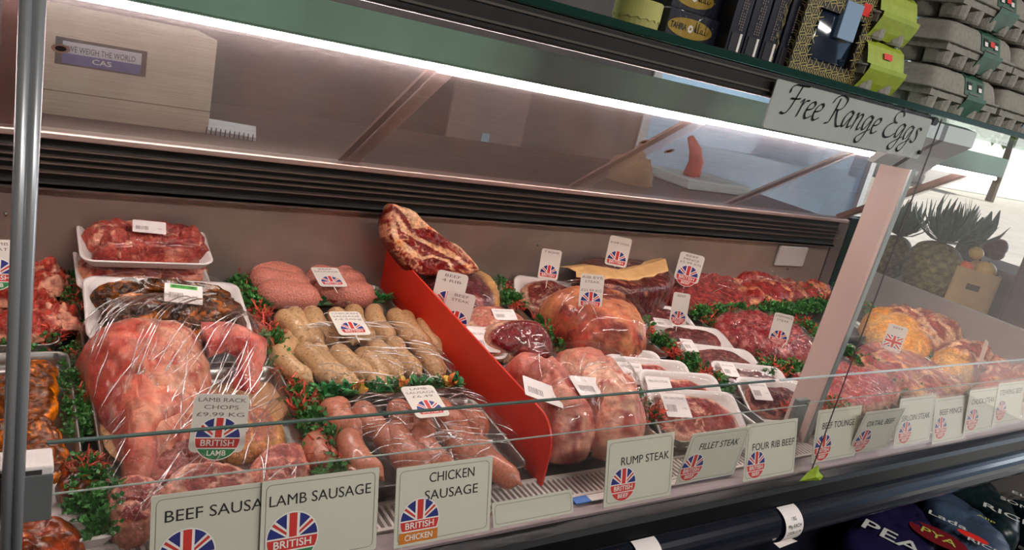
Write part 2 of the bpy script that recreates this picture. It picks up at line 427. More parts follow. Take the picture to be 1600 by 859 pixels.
n_.links.new(x_.outputs['Fac'], r_.inputs[0]); n_.links.new(r_.outputs[0], m_.inputs[0]); n_.links.new(t_.outputs[0], m_.inputs[1]); n_.links.new(d_.outputs[0], m_.inputs[2]); n_.links.new(m_.outputs[0], o_.inputs[0])
wi = MB().box(3.05, 5.35, 3.32, 3.33, .75, 2.5).build('window_1', DAYGLASS); struct(wi, 'shop window in the back corner with an added pale blue daylight tint', 'window')
mb = MB(); mb.box(3.05, 5.4, 3.28, 3.38, 0, .75); mb.box(3.05, 5.4, 3.28, 3.38, 2.5, 2.8)
for xx in (3.05, 5.35): mb.box(xx-.03, xx+.03, 3.29, 3.37, .75, 2.5)
mb.build('window_frame', mat('window_frame_white', (200, 200, 198), .5, nscale=5, namt=.05), wi)
wo = MB().box(14, 46, 16.5, 16.9, 0, 2.9).build('wall_outside', mat('white_render', (232, 230, 224), .8, nscale=3, namt=.06)); struct(wo)
def tree(x, y, h, r, seed, label):
    t = thing('street_tree', label, 'tree', (x, y, 0), group='trees across the street')
    MB().tube([(0, 0, 0), (.1, .05, h*.3), (0, .1, h*.62)], [.16, .12, .07], 8).build('trunk', mat('tree_bark', (96, 78, 60), .9, nscale=10, namt=.3), t)
    rnd = random.Random(seed); mb = MB()
    for _ in range(1500):
        u = Vector((rnd.gauss(0, 1), rnd.gauss(0, 1), rnd.gauss(0, 1))).normalized()*(r*rnd.random()**.35)
        c = Vector((0, .1, h*.68))+Vector((u.x, u.y, u.z*.75))
        a = Vector((rnd.uniform(-1, 1), rnd.uniform(-1, 1), rnd.uniform(-1, 1))).normalized()*.2; b = a.cross(Vector((rnd.uniform(-1, 1), rnd.uniform(-1, 1), 1))).normalized()*.1
        mb.add([c-a, c+b, c+a, c-b], [(0, 1, 2, 3)])
    mb.build('foliage', mat('tree_leaves', (110, 150, 58), .6, nscale=1.5, namt=.4), t)
p = on_y(1585, 215, 14.0); tree(p.x, p.y, 5.2, 2.0, 3, 'sunlit green tree rising behind the white wall across the street')
p = on_y(1500, 290, 14.4); tree(p.x-6, p.y+.4, 3.6, 1.3, 4, 'low bushy green tree seen through the counter end above the agave')

# ------------------------------------------------------------------ refrigerated counter
X0, X1 = -.75, 2.72
PCX = on_y(38, 330, .742).x
ct = thing('refrigerated_counter', 'long glass fronted refrigerated butcher counter with black bumper rail', 'display counter', (1.0, 1.1, 0))
def part(mb, name, m, par=ct, smooth=False):
    o = mb.build(name, m, par, smooth)
    if par is ct: o.matrix_parent_inverse = Matrix.Translation((-1.0, -1.1, 0))
    return o
def Z(r): return EYE+r
# bumper and black front lip
part(MB().prism_x([(.752, Z(-.668)), (.728, Z(-.670)), (.720, Z(-.676)), (.714, Z(-.700)), (.712, Z(-.760)), (.72, Z(-.775)), (.80, Z(-.785)), (.80, Z(-.70))], X0, X1), 'front_fascia', BLACK)
rp = []
for k in range(13):
    a = PI/2+PI*k/12; rp.append((.714+.028*math.cos(a)*1.15, Z(-.735)+.033*math.sin(a)))
part(MB().prism_x(rp, X0, X1), 'bumper_rail', mat('bumper_black', (12, 16, 30), .2, nscale=30, namt=.1, coat=.4), smooth=False)
part(MB().box(X0, X1, .80, 1.60, Z(-.78), Z(-.70)).box(X0, X1, 1.24, 1.60, .30, Z(-.78)).box(X0, X1, .80, 1.60, .10, .30), 'base_cabinet', BLACKM)
part(MB().box(X0, X1, .70, 1.3, .0, .34), 'lower_shelf', BLACKM)
led = part(MB().prism_x([(.752, Z(-.672)), (.752, Z(-.664)), (.80, Z(-.662)), (.80, Z(-.70))], X0, X1), 'inner_ledge', mat('ledge_mauve', (132, 116, 118), .4, nscale=20, namt=.1))
mb = MB(); mb.box(X0, X1, .795, .86, Z(-.70), Z(-.676), 1)
x = .0
while x < X1-.02:
    mb.box(x, x+.0045, .797, .848, Z(-.676), Z(-.660), 0); x += .0105
mb.box(X0, X1, .792, .798, Z(-.676), Z(-.6585), 0); mb.box(X0, X1, .848, .853, Z(-.676), Z(-.657), 0)
part(mb, 'air_grille', [mat('white_enamel', (222, 214, 208), .35), BLACKM])
dk = MB(); y0, y1 = .85, 1.56
dk.prism_x([(y0, deck_z(y0)-.004), (y1, deck_z(y1)-.004), (y1, deck_z(y1)-.05), (y0, deck_z(y0)-.04)], X0, X1)
part(dk, 'deck', STEELD)
# back panel: stainless, from the deck up to the air vent
part(MB().box(X0, 2.43, 1.55, 1.565, Z(-.62), Z(-.402)), 'back_panel', mat('back_steel', (152, 139, 131), .32, .6, nscale=9, namt=.12))
part(MB().box(X0, 2.43, 1.535, 1.556, Z(-.404), Z(-.398)).box(X0, 2.43, 1.535, 1.538, Z(-.408), Z(-.398)), 'back_panel_lip', STEEL)
mb = MB(); mb.box(X0, 2.45, 1.552, 1.60, Z(-.400), Z(-.318), 0)
for k, z in enumerate((-.378, -.362, -.350, -.336)):
    mb.box(X0, 2.45, 1.536, 1.552, Z(z), Z(z+.0028), 1)
part(mb, 'air_vent', [mat('vent_black', (24, 23, 24), .5), mat('vent_slat', (120, 104, 98), .35, .6)])
part(MB().box(X0, 2.46, 1.53, 1.575, Z(-.316), Z(-.303), 0, .003), 'door_sill', mat('sill_alu', (196, 172, 164), .35, .7, nscale=20, namt=.06))
# sliding rear doors: scratched acrylic panes sloping up towards the customer
A = Vector((0, 1.548, Z(-.304))); B = Vector((0, 1.19, Z(-.055)))
def slope_panel(name, xa, xb, off, m, th=.004, a0=0., a1=1.):
    d = (B-A); nrm = Vector((0, d.z, -d.y)).normalized()
    if nrm.z > 0: nrm = -nrm
    p, q = A+d*a0, A+d*a1; mb = MB()
    r = [[(xx, v.y, v.z) for v in (p+nrm*off, q+nrm*off, q+nrm*(off+th), p+nrm*(off+th))] for xx in (xa, xb)]
    return mb.loft(r, True, True)
BARB = mat('door_bar_brown', (150, 108, 98), .4, .4)
edges = [-.75, .63, 1.245, 1.85, 2.42]
for i in range(4):
    xa, xb = edges[i], edges[i+1]; off = .006 if i % 2 else -.004
    o = part(slope_panel('p', xa-.02, xb+.02, off, None), 'sliding_pane', PANE)
    if i < 3:
        wd = (.05, .022, .034)[i]
        m_ = (mat('door_bar_clear', (150, 128, 122), .4), BARB, mat('door_bar_grey', (168, 170, 172), .4))[i]
        bb = slope_panel('b', xb-wd/2, xb+wd/2, -.010, None, .006)
        bo = bb.build('pane_rail', m_, o)
part(slope_panel('b', .004, .026, -.012, None, .010), 'pane_rail', BARB)
part(slope_panel('b', 2.41, 2.44, -.012, None, .016), 'end_rail', BARB)
# small finger holes in the panes
for px, py in ((1005, 217), (1045, 231), (95, 68)):
    mb = MB()
    d = ray(px, py); n_ = Vector((0, (B-A).z, -(B-A).y)).normalized(); c0 = Vector((0, 0, EYE)); t = (A-c0).dot(n_)/d.dot(n_); c = c0+d*t
    ux = Vector((1, 0, 0)); uy = (B-A).normalized(); r0 = .012
    mb.loft([[c-n_*.008+ux*(math.cos(2*PI*k/18)*r)+uy*(math.sin(2*PI*k/18)*r*1.1) for k in range(18)] for r in (r0, r0*.6)])
    mb.loft([[c-n_*.0079+ux*(math.cos(2*PI*k/18)*r)+uy*(math.sin(2*PI*k/18)*r*1.1) for k in range(18)] for r in (r0*.6, .0001)], mi=1)
    part(mb, 'finger_hole', [mat('hole_rim', (206, 190, 180), .3), mat('hole_dark', (30, 26, 26), .6)])
# lamp: housing and bare tube
XE = on_y(1560, 272, 1.172).x
part(MB().box(X0, XE, 1.158, 1.162, Z(-.046), Z(.010), 0, .001).box(X0, XE, 1.158, 1.20, Z(-.047), Z(-.044)), 'lamp_housing', mat('housing_mint', (206, 226, 214), .45, 0, nscale=6, namt=.15))
lt = MB().tube([(-.6, 1.172, Z(-.0535)), (XE-.01, 1.172, Z(-.0535))], .0052, 12).build('tube_lamp', mat('tube_glow', (255, 240, 236), .5, emis=(1, .82, .79), es=TUBE_E))
tag(lt, 'long glowing white tube lamp under the glass top shelf', 'lamp')
# top shelf: dark green glass with a black rail under its front edge
SZ = .060
part(MB().box(X0, X1+.4, .7405, 1.26, Z(SZ-.010), Z(SZ)), 'top_shelf', SHELFG)
part(MB().box(X0, X1+.4, .7375, .7405, Z(SZ-.010), Z(SZ), 0, .001), 'shelf_edge', mat('green_glass_edge', (10, 52, 44), .15, spec=.6))
mb = MB(); mb.box(X0, 1.325, .742, .775, Z(.014), Z(SZ-.0102), 0, .003); mb.box(X0, 1.325, .7395, .744, Z(.040), Z(.0425), 1); mb.box(X0, 1.325, .7395, .744, Z(.022), Z(.0245), 1)
part(mb, 'shelf_rail', [mat('rail_black', (44, 42, 42), .3, nscale=30, namt=.15), mat('rail_line', (92, 84, 78), .35)])
part(MB().box(1.80, X1+.4, .738, .75, Z(.036), Z(SZ-.0102)), 'shelf_edge_trim', STEEL)
# main front glass, two panes with a dark joint
part(MB().box(PCX+.008, 1.3536, .7393, .7408, Z(-.668), Z(.046)), 'front_pane', GLASSF)
part(MB().box(1.3544, X1, .7393, .7408, Z(-.668), Z(.046)), 'front_pane', GLASSF)
part(MB().box(-.75, PCX-.009, .7393, .7408, Z(-.668), Z(.046)), 'front_pane', GLASSF)
part(MB().box(1.3534, 1.3546, .7390, .7412, Z(-.668), Z(.046)), 'pane_joint', mat('joint_seal', (70, 64, 66), .4))
# low riser glass leaning back, and the clear ticket strip in front of it
TL = math.tan(math.radians(17.5))
def lean(z, y0=.747, z0=-.655): return y0+(z-z0)*TL
def riser(xa, xb, zt, y0, th, name, m, edge=None, ztop_edge=.002):
    z0 = -.655; mb = MB()
    r = [[(xx, lean(z0, y0), Z(z0)), (xx, lean(zt, y0), Z(zt)), (xx, lean(zt, y0)+th, Z(zt)), (xx, lean(z0, y0)+th, Z(z0))] for xx in (xa, xb)]
    mb.loft(r, True, True); o = part(mb, name, m)
    if edge:
        e = MB().loft([[(xx, lean(zt, y0)-.0002, Z(zt)), (xx, lean(zt, y0)-.0002, Z(zt)+ztop_edge), (xx, lean(zt, y0)+th, Z(zt)+ztop_edge), (xx, lean(zt, y0)+th, Z(zt))] for xx in (xa, xb)], True, True)
        b = e.build('polished_edge', edge, o)
    return o
riser(.052, 1.245, -.487, .756, .005, 'riser_glass', ACR, GLASSE, .0022)
riser(1.262, X1-.02, -.487, .756, .005, 'riser_glass', ACR, mat('edge_pale', (190, 204, 206), .15), .0022)
riser(.052, 1.33, -.531, .7435, .0022, 'ticket_strip', ACR, mat('strip_edge', (150, 158, 150), .2), .0012)
riser(1.335, X1-.02, -.527, .7435, .0022, 'ticket_strip', ACR, mat('strip_edge', (150, 158, 150), .2), .0012)
# chrome post on the left, flat pink-white pillar on the right
PCX = on_y(38, 330, .742).x
mb = MB()
for xx, yy, r in ((PCX-.0042, .7435, .0052), (PCX+.0045, .742, .0048)):
    mb.tube([(xx, yy, Z(-.70)), (xx, yy, Z(.05))], r, 20)
mb.box(PCX-.005, PCX+.005, .744, .756, Z(-.70), Z(.05))
part(mb, 'corner_post', POSTM, smooth=True)
PX = on_y(1291, 607, .83).x
f0, k0, f1, k1 = on_x(1291, 607, PX), on_x(1240, 614, PX), on_x(1427, 262, PX), on_x(1376, 255, PX)
def ext(a, b, z): t = (z-a.z)/(b.z-a.z); return a.y+(b.y-a.y)*t
zb_, zt_ = Z(-.665), Z(.008)
Q = [(ext(f0, f1, zb_), zb_), (ext(k0, k1, zb_), zb_), (ext(k0, k1, zt_), zt_), (ext(f0, f1, zt_), zt_)]
part(MB().prism_x([(y+(.004 if i_ in (0, 3) else 0), z) for i_, (y, z) in enumerate(Q)], PX, PX+.012), 'pillar', mat('pillar_white', (232, 206, 196), .5, nscale=5, namt=.03))
part(MB().prism_x([(Q[0][0], zb_), (Q[0][0]+.004, zb_), (Q[3][0]+.004, zt_), (Q[3][0], zt_)], PX-.0005, PX+.0125), 'pillar_edge', mat('pillar_alu', (150, 160, 160), .3, .6))
p = on_y(1250, 650, .80)
part(MB().box(p.x-.02, p.x+.018, .80, .812, Z(-.66), Z(-.53), 0, .002), 'pillar_clamp', mat('clamp_grey', (130, 140, 138), .3, .5))
# pale hinge bracket at the top of the right-hand pane
hb = on_y(1480, 215, .79)
def hinge(cx, wd, name, m):
    prof = [(.752, Z(.040)), (.752, Z(.012)), (.790, Z(-.020)), (.82, Z(-.052)), (.832, Z(-.050)), (.806, Z(-.012)), (.775, Z(.014)), (.775, Z(.045))]
    return part(MB().prism_x(prof, cx-wd, cx+wd), name, m)
hx = on_y(1476, 205, .752).x
WPL = mat('white_bracket', (206, 214, 214), .4)
hinge(hx-.040, .032, 'hinge_bracket', WPL); hinge(hx+.060, .052, 'hinge_bracket', WPL)
hinge(hx+.0, .008, 'hinge_strap', mat('strap_dark', (110, 108, 108), .4))
# end of the counter: low grey side panel under the end glass, dark strip in place of the unlit corner gap
part(MB().box(2.72, 2.745, .76, 1.62, .1, Z(-.488)), 'side_panel', mat('side_grey', (150, 142, 138), .5, .1, nscale=6, namt=.06))
part(MB().box(2.728, 2.733, .76, 1.6, Z(-.488), Z(.05)), 'end_pane', GLASSF)
part(MB().box(2.44, 2.50, 1.55, 1.58, Z(-.62), Z(-.31)), 'corner_panel', mat('corner_grey', (118, 104, 100), .4, .4))
part(MB().box(2.505, 2.58, 1.55, 1.60, Z(-.62), Z(-.30)), 'corner_post', mat('gap_dark', (14, 44, 42), .3))  # not a post: dark colour stands in for the shade seen through the gap
part(MB().box(2.585, 2.72, 1.58, 1.60, Z(-.62), Z(-.30)), 'corner_panel', BLACKM)
p0 = on_y(1236, 400, 1.545)
sb = part(MB().box(p0.x-.075, p0.x+.075, 1.540, 1.549, p0.z-.035, p0.z+.035, 0, .003), 'socket_plate', mat('plate_grey', (170, 164, 160), .4))
# rear worktop for the butcher
part(MB().box(X0, 2.43, 1.578, 2.25, Z(-.36), Z(-.315)), 'rear_worktop', mat('worktop_dark', (86, 76, 72), .4, .3, nscale=8, namt=.2))
part(MB().box(X0, 2.43, 1.60, 2.2, .1, Z(-.36)), 'rear_cabinet', BLACKM)
# screw studs on the back panel
for px, py in ((9, 334), (840, 382), (757, 343), (1230, 420)):
    c = on_y(px, py, 1.549); mb = MB()
    mb.loft([[(c.x+r*math.cos(2*PI*k/10), c.y-d, c.z+r*math.sin(2*PI*k/10)) for k in range(10)] for r, d in ((.004, 0), (.0035, .003), (.001, .004))], False, True)
    part(mb, 'screw_stud', CHROME)
# ------------------------------------------------------------------ tickets
def circ(R, n=40, a0=0, a1=2*PI): return [(R*math.cos(a0+(a1-a0)*k/n), R*math.sin(a0+(a1-a0)*k/n)) for k in range(n+(0 if abs(a1-a0-2*PI) < 1e-6 else 1))]
def clip(poly, conv):
    out = list(poly)
    for i in range(len(conv)):
        a, b = conv[i], conv[(i+1) % len(conv)]; src = out; out = []
        if not src: return []
        def side(p): return (b[0]-a[0])*(p[1]-a[1])-(b[1]-a[1])*(p[0]-a[0])
        for j in range(len(src)):
            p, q = src[j-1], src[j]; sp_, sq = side(p), side(q)
            if (sp_ >= 0) != (sq >= 0):
                t = sp_/(sp_-sq); out.append((p[0]+(q[0]-p[0])*t, p[1]+(q[1]-p[1])*t))
            if sq >= 0: out.append(q)
    return out
BADGE_M = [J_WHITE, J_BLUE, J_RED, J_GREEN, J_ORANGE]
def badge(par, R, x, y, z, foot='BEEF', full=False, dz=.0002, squash=1.0):
    """round national mark: sunburst flag above, red band, coloured foot"""
    mb = MB(); top = circ(R, 24, 0, PI); txt = MB()
    if full:                                       # whole flag
        W, H = R*1.25, R*.95; rect = [(-W, -H), (W, -H), (W, H), (-W, H)]
        mb.poly(rect, dz, 1)
        for s_ in (1, -1):
            for wd, mi, k in ((.30, 0, 2), (.12, 2, 3)):
                L = math.hypot(W, H); ux, uy = W/L, s_*H/L
                q = clip([(-W*1.3*1-uy*wd*R, -s_*H*1.3+ux*wd*R), (-W*1.3+uy*wd*R, -s_*H*1.3-ux*wd*R), (W*1.3+uy*wd*R, s_*H*1.3-ux*wd*R), (W*1.3-uy*wd*R, s_*H*1.3+ux*wd*R)], rect)
                if len(q) > 2: mb.poly(q, dz*k, mi)
        for wd, mi, k in ((.34, 0, 4), (.2, 2, 5)):
            mb.poly([(-wd*R, -H), (wd*R, -H), (wd*R, H), (-wd*R, H)], dz*k, mi); mb.poly([(-W, -wd*R), (W, -wd*R), (W, wd*R), (-W, wd*R)], dz*k, mi)
    else:
        mb.poly(circ(R*1.05) if foot else clip(circ(R*1.05), [(-2*R, -.5*R), (2*R, -.5*R), (2*R, 2*R), (-2*R, 2*R)]), dz, 0)
        up = clip(top, [(-2*R, .06*R), (2*R, .06*R), (2*R, 2*R), (-2*R, 2*R)]); mb.poly(up, dz*2, 1)
        for ang in (38, 142):
            a = math.radians(ang); ux, uy = math.cos(a), math.sin(a)
            for wd, mi, k in ((.17, 0, 3), (.065, 2, 4)):
                q = [(-uy*wd*R*.6, ux*wd*R*.6), (uy*wd*R*.6, -ux*wd*R*.6), (2*R*ux+uy*wd*R*1.25, 2*R*uy-ux*wd*R*1.25), (2*R*ux-uy*wd*R*1.25, 2*R*uy+ux*wd*R*1.25)]
                q = clip(q, up)
                if len(q) > 2: mb.poly(q, dz*k, mi)
        for wd, mi, k in ((.25, 0, 5), (.15, 2, 6)):
            q = clip([(-wd*R, 0), (wd*R, 0), (wd*R*1.1, 2*R), (-wd*R*1.1, 2*R)], up); mb.poly(q, dz*k, mi)
        band = clip(circ(R), [(-2*R, -.44*R), (2*R, -.44*R), (2*R, .0), (-2*R, 0)]); mb.poly(band, dz*3, 2)
        put_text(txt, 'BRITISH', R*.42, 0, -.22*R, dz*5, 0, width=R*1.5, bold=.015)
        if not foot: pass
        elif foot == 'CHICKEN':
            mb.poly([(-1.05*R, -.50*R), (.98*R, -.50*R), (.98*R, -1.02*R), (-1.05*R, -1.02*R)], dz*3, 4)
            put_text(txt, foot, R*.40, -.03*R, -.77*R, dz*5, 0, width=R*1.45, bold=.015)
        else:
            low = clip(circ(R), [(-2*R, -2*R), (2*R, -2*R), (2*R, -.50*R), (-2*R, -.50*R)]); mb.poly(low, dz*3, 3 if foot == 'LAMB' else 2)
            put_text(txt, foot, R*.36, 0, -.70*R, dz*5, 0, width=R*.85, bold=.015)
    o = mb.build('british_badge', BADGE_M, par, loc=(x, y, z))
    if txt.v: txt.build('lettering', J_WHITE, o)
    return o
def card_mb(w_, h_, t, r=.006):
    mb = MB(); a, b = rrect(-w_/2, w_/2, 0, h_, r, 0), rrect(-w_/2, w_/2, 0, h_, r, t)
    mb.loft([a, b], True, True); return mb
def frame_ring(w_, h_, ins, th, r, z):
    o, i = rrect(-w_/2+ins, w_/2-ins, ins, h_-ins, r, z), rrect(-w_/2+ins+th, w_/2-ins-th, ins+th, h_-ins-th, r-th, z)
    mb = MB(); mb.loft([o, i]); return mb
def lean_rot(tilt, yaw=0, roll=0):
    # card stands in local XY (x right, y up, z to the viewer)
    return Matrix.Rotation(yaw, 4, 'Z') @ Matrix.Rotation(PI/2-tilt, 4, 'X') @ Matrix.Rotation(roll, 4, 'Z')
def sign(bl, tilt, lines, label, foot='BEEF', w_=.150, h_=.107, holder=True, dy=0, roll=0., bx=-.043, by=.030, br=.0215, ts=.019, textdx=0, frame=True):
    """large counter ticket standing along the front glass; bl = its lower left corner in the photograph"""
    p = on_y(bl[0], bl[1], .744+dy)
    t = thing('counter_ticket', label, 'price ticket', group='large tickets along the front glass')
    t.matrix_world = Matrix.Translation((p.x+w_/2, p.y, Z(-.648) if bl[1] > 900 else p.z)) @ lean_rot(math.radians(tilt), 0, roll)
    card_mb(w_, h_, .0012, .002).build('card', CARDB, t)
    if frame: frame_ring(w_, h_, .005, .0007, .007, .0015).build('border_line', GREYINK, t)
    if holder:
        hb_ = card_mb(w_+.012, h_+.012, .0008, .002); o = hb_.build('clear_holder', ACR, t); o.location = (0, -.005, .0035)
    tx = MB()
    for s_, y, wd in lines: put_text(tx, s_, ts, textdx, y, .0016, 0, width=wd)
    if tx.v: tx.build('lettering', INK, t)
    badge(t, br, bx, by, .0013, foot)
    return t
sign((233, 905), 17.5, [('BEEF SAUSAGE', .081, .134)], 'large white BEEF SAUSAGE ticket partly covered by the LAMB SAUSAGE ticket', 'LAMB', holder=False, dy=.004, textdx=.006, br=.030, by=.034, bx=-.036)
sign((404, 892), 17.5, [('LAMB SAUSAGE', .081, .130)], 'large white LAMB SAUSAGE ticket overlapping the BEEF SAUSAGE ticket', 'LAMB', holder=False, textdx=-.001, br=.031, by=.034, bx=-.036)
sign((614, 857), 17.5, [('CHICKEN', .088, .071), ('SAUSAGE', .064, .084)], 'large white CHICKEN SAUSAGE ticket with an orange banner', 'CHICKEN', holder=False, bx=-.038, by=.033, br=.0285, textdx=.010)
sign((942, 793), 16.5, [('RUMP STEAK', .070, .108)], 'large white RUMP STEAK ticket in a clear holder', bx=-.036, by=.033, textdx=.010, br=.0265, h_=.108)
sign((1054, 757), -2, [('FILLET STEAK', .072, .100)], 'slanting white FILLET STEAK ticket tucked beside the RUMP STEAK ticket', dy=.008, bx=-.048, by=.032, br=.026, textdx=.004, h_=.101)
sign((1160, 753), 16, [('FOUR RIB BEEF', .062, .124)], 'large white FOUR RIB BEEF ticket in a clear holder left of the pillar foot', bx=-.042, by=.029, br=.025, textdx=.006, h_=.107)
sign((1266, 724), 12, [('BEEF TOUNGE', .074, .110)], 'large white BEEF TOUNGE ticket at the foot of the pillar', bx=-.043, by=.030, br=.027, h_=.108)
sign((1322, 710), -4, [('OXTAIL BEEF', .072, .102)], 'slanting white OXTAIL BEEF ticket with a shaded right edge', bx=-.040, by=.031, br=.027, dy=.006, h_=.103)
sign((1395, 697), 12, [('SIRLOIN STEAK', .060, .118)], 'faded SIRLOIN STEAK ticket in a glossy clear holder', bx=-.036, by=.028, br=.025, h_=.107)
sign((1455, 694), 16, [('BEEF MINCE', .072, .104)], 'large BEEF MINCE ticket right of the SIRLOIN STEAK ticket', bx=-.042, by=.036, br=.026)
sign((1504, 677), 12, [('CHUCK STEAK', .076, .118)], 'CHUCK STEAK ticket under a crumpled clear holder', bx=-.040, by=.032, br=.027)
sign((1549, 664), 12, [('STEWING BEEF', .082, .124)], 'STEWING BEEF ticket beside the CHUCK STEAK ticket', bx=-.040, by=.036, br=.026)
sign((1597, 652), 12, [], 'large ticket cut off by the right edge of the picture', bx=-.040, by=.036, br=.026)
# fallen blank ticket and a blue and white strip lying on the ledge
p = on_y(776, 815, .752)
t = thing('fallen_ticket', 'blank cream ticket fallen flat onto the ledge below the air grille', 'price ticket', (p.x+.075, .757, Z(-.660)), (math.radians(62), 0, 0))
card_mb(.150, .036, .0012, .003).build('card', CARDB, t); frame_ring(.150, .036, .004, .0007, .005, .0015).build('border_line', GREYINK, t)
p = on_y(905, 782, .77)
t = thing('printed_strip', 'blue and white printed strip lying along the ledge left of RUMP STEAK', 'strip', (p.x+.03, .782, Z(-.660)), group=None)
MB().box(-.03, .002, -.008, .008, 0, .002).build('blue_end', mat('strip_blue', (52, 112, 190), .45), t); MB().box(.002, .05, -.008, .008, 0, .002).build('white_end', J_WHITE, t)
p = on_y(1125, 733, .77)
t = thing('printed_strip', 'blue and white printed strip lying along the ledge under FILLET STEAK', 'strip', (p.x, .782, Z(-.660)))
MB().box(-.06, .05, -.006, .008, 0, .002).build('blue_end', MATS['strip_blue'], t); MB().box(-.12, -.06, -.006, .008, 0, .002).build('white_end', J_WHITE, t)
# green leaf caught at the front edge
p = on_y(1262, 742, .735)
lf = MB(); o_ = [(-.028, -.012), (-.012, .008), (.004, .026), (.012, .010), (.030, -.002), (.024, -.010)]
lf.add([(x, -.002-.006*math.sin(x*60), y) for x, y in o_]+[(0, -.010, .002)], [(i, (i+1) % 6, 6) for i in range(6)])
tag(lf.build('leaf', mat('lime_leaf', (150, 176, 36), .5, nscale=60, namt=.2), loc=(p.x, .728, p.z+.004)), 'bright green leaf caught on the black lip under the BEEF TOUNGE ticket', 'leaf')
# curled paper price tags round the bumper rail
def rail_tag(px, py, wd, lines, label):
    p = on_y(px, py, .684); t = thing('rail_tag', label, 'price tag', (p.x, .714, Z(-.735)), group='paper tags on the bumper rail')
    rings = []
    for s_ in (-wd/2, wd/2):
        rings.append([(s_, -.0375*math.sin(a), .0355*math.cos(a)) for a in [PI*.02+PI*.80*k/14 for k in range(15)]]+[(s_, -.036, -.028+s_*.10)])
    MB().loft(rings, closed=False).build('paper', LABELP, t)
    tx = MB()
    for i, s_ in enumerate(lines): put_text(tx, s_, .009, 0, 0-i*.012, 0, width=wd*.75 if len(s_) > 6 else wd*.25) if s_ else None
    v2 = []
    for x, y, z in tx.v:
        a = PI*.27-(y)/.033; v2.append((x, -.0384*math.sin(a), .0364*math.cos(a)))
    tx.v = v2; tx.build('lettering', INK, t)
rail_tag(1246, 800, .052, ['1 KG', '99p EACH', '2 FOR £1.79'], 'torn white paper tag reading 2 FOR £1.79 on the bumper rail')
rail_tag(1020, 862, .052, ['GRAIN RICE', '', ''], 'white paper tag cut off by the bottom edge of the picture')

def ticket(px, py, y, hpx, lines, label, foot='BEEF', w_=None, asp=.72, yaw=None, tilt=8, roll=0, full=False, pouch=False, bfrac=.42, by=.20, pin=True, name='price_ticket', barcode=False):
    """small ticket stuck in the meat; px, py = its centre in the photograph, y = depth"""
    c = on_y(px, py, y); dist = (c-Vector((0, 0, EYE))).dot(RF); h_ = hpx/F*dist*1.04; w_ = h_*asp
    if yaw is None: yaw = -math.atan2(c.x, c.y)*.85
    m = lean_rot(math.radians(tilt), yaw, roll)
    base = c - (m @ Vector((0, h_/2, 0)))
    t = thing(name, label, 'price ticket', group='small tickets stuck in the meat'); t.matrix_world = Matrix.Translation(base) @ m
    card_mb(w_, h_, .001, w_*.12).build('card', CARD, t)
    tx = MB(); n = len(lines)
    for i, s_ in enumerate(lines):
        if s_: put_text(tx, s_, h_*.10, 0, h_*(.90-.125*i), .0012, 0, width=min(w_*.86, w_*.125*len(s_)))
    if tx.v: tx.build('lettering', mat('pencil_ink', (116, 92, 90), .6), t)
    badge(t, w_*bfrac, 0, h_*by, .0011, foot, full, dz=.00015)
    if pin: MB().tube([(0, .004, -.0006), (0, -.022, -.0006)], [.0012, .0008], 6).build('pin', J_WHITE, t)
    if pouch:
        o = card_mb(w_*1.35, h_*1.25, .0006, .004).build('clear_pouch', FILMT, t); o.location = (0, -h_*.12, .003)
    return t
# ------------------------------------------------------------------ trays, packs and meat
def foam_tray(par, w_, d, h, m=FOAM, r=.022, name='foam_tray', lip=.006, slope=.014):
    mb = MB(); R = []
    for ins, z in ((slope+.012, 0), (slope, .002), (slope*.4, h*.55), (0, h-.001), (-.001+lip*.0, h), (lip*.45, h+.0006), (lip, h-.001), (slope*.5+lip, h*.5), (slope+lip, .004), (slope+.02, .003)):
        R.append(rrect(-w_/2+ins, w_/2-ins, -d/2+ins, d/2-ins, max(.006, r-ins*.5), z, 5))
    mb.loft(R, True, True)
    return mb.build(name, m, par, True)
def meat(par, name, mb, m=FL, loc=(0, 0, 0), rot=(0, 0, 0)):
    o = mb.build(name, m, par, True); o.location = loc; o.rotation_euler = rot; return o
def film(par, w_, d, h, m=None, z=.002, amp=.002, p=4, seed=0., zf=None, ridge=0.):
    mb = lump(ell(w_/2, d/2, 20, 5), h, p=p, amp=amp, nsc=30, seed=seed, under=.02, zf=zf, nr=8, na=52, ridge=ridge, smooth=True)
    mb.f = mb.f[:-1-0]; mb.m = mb.m[:len(mb.f)]
    o = mb.build('film', m or FILMT, par, True); o.location = (0, 0, z); return o
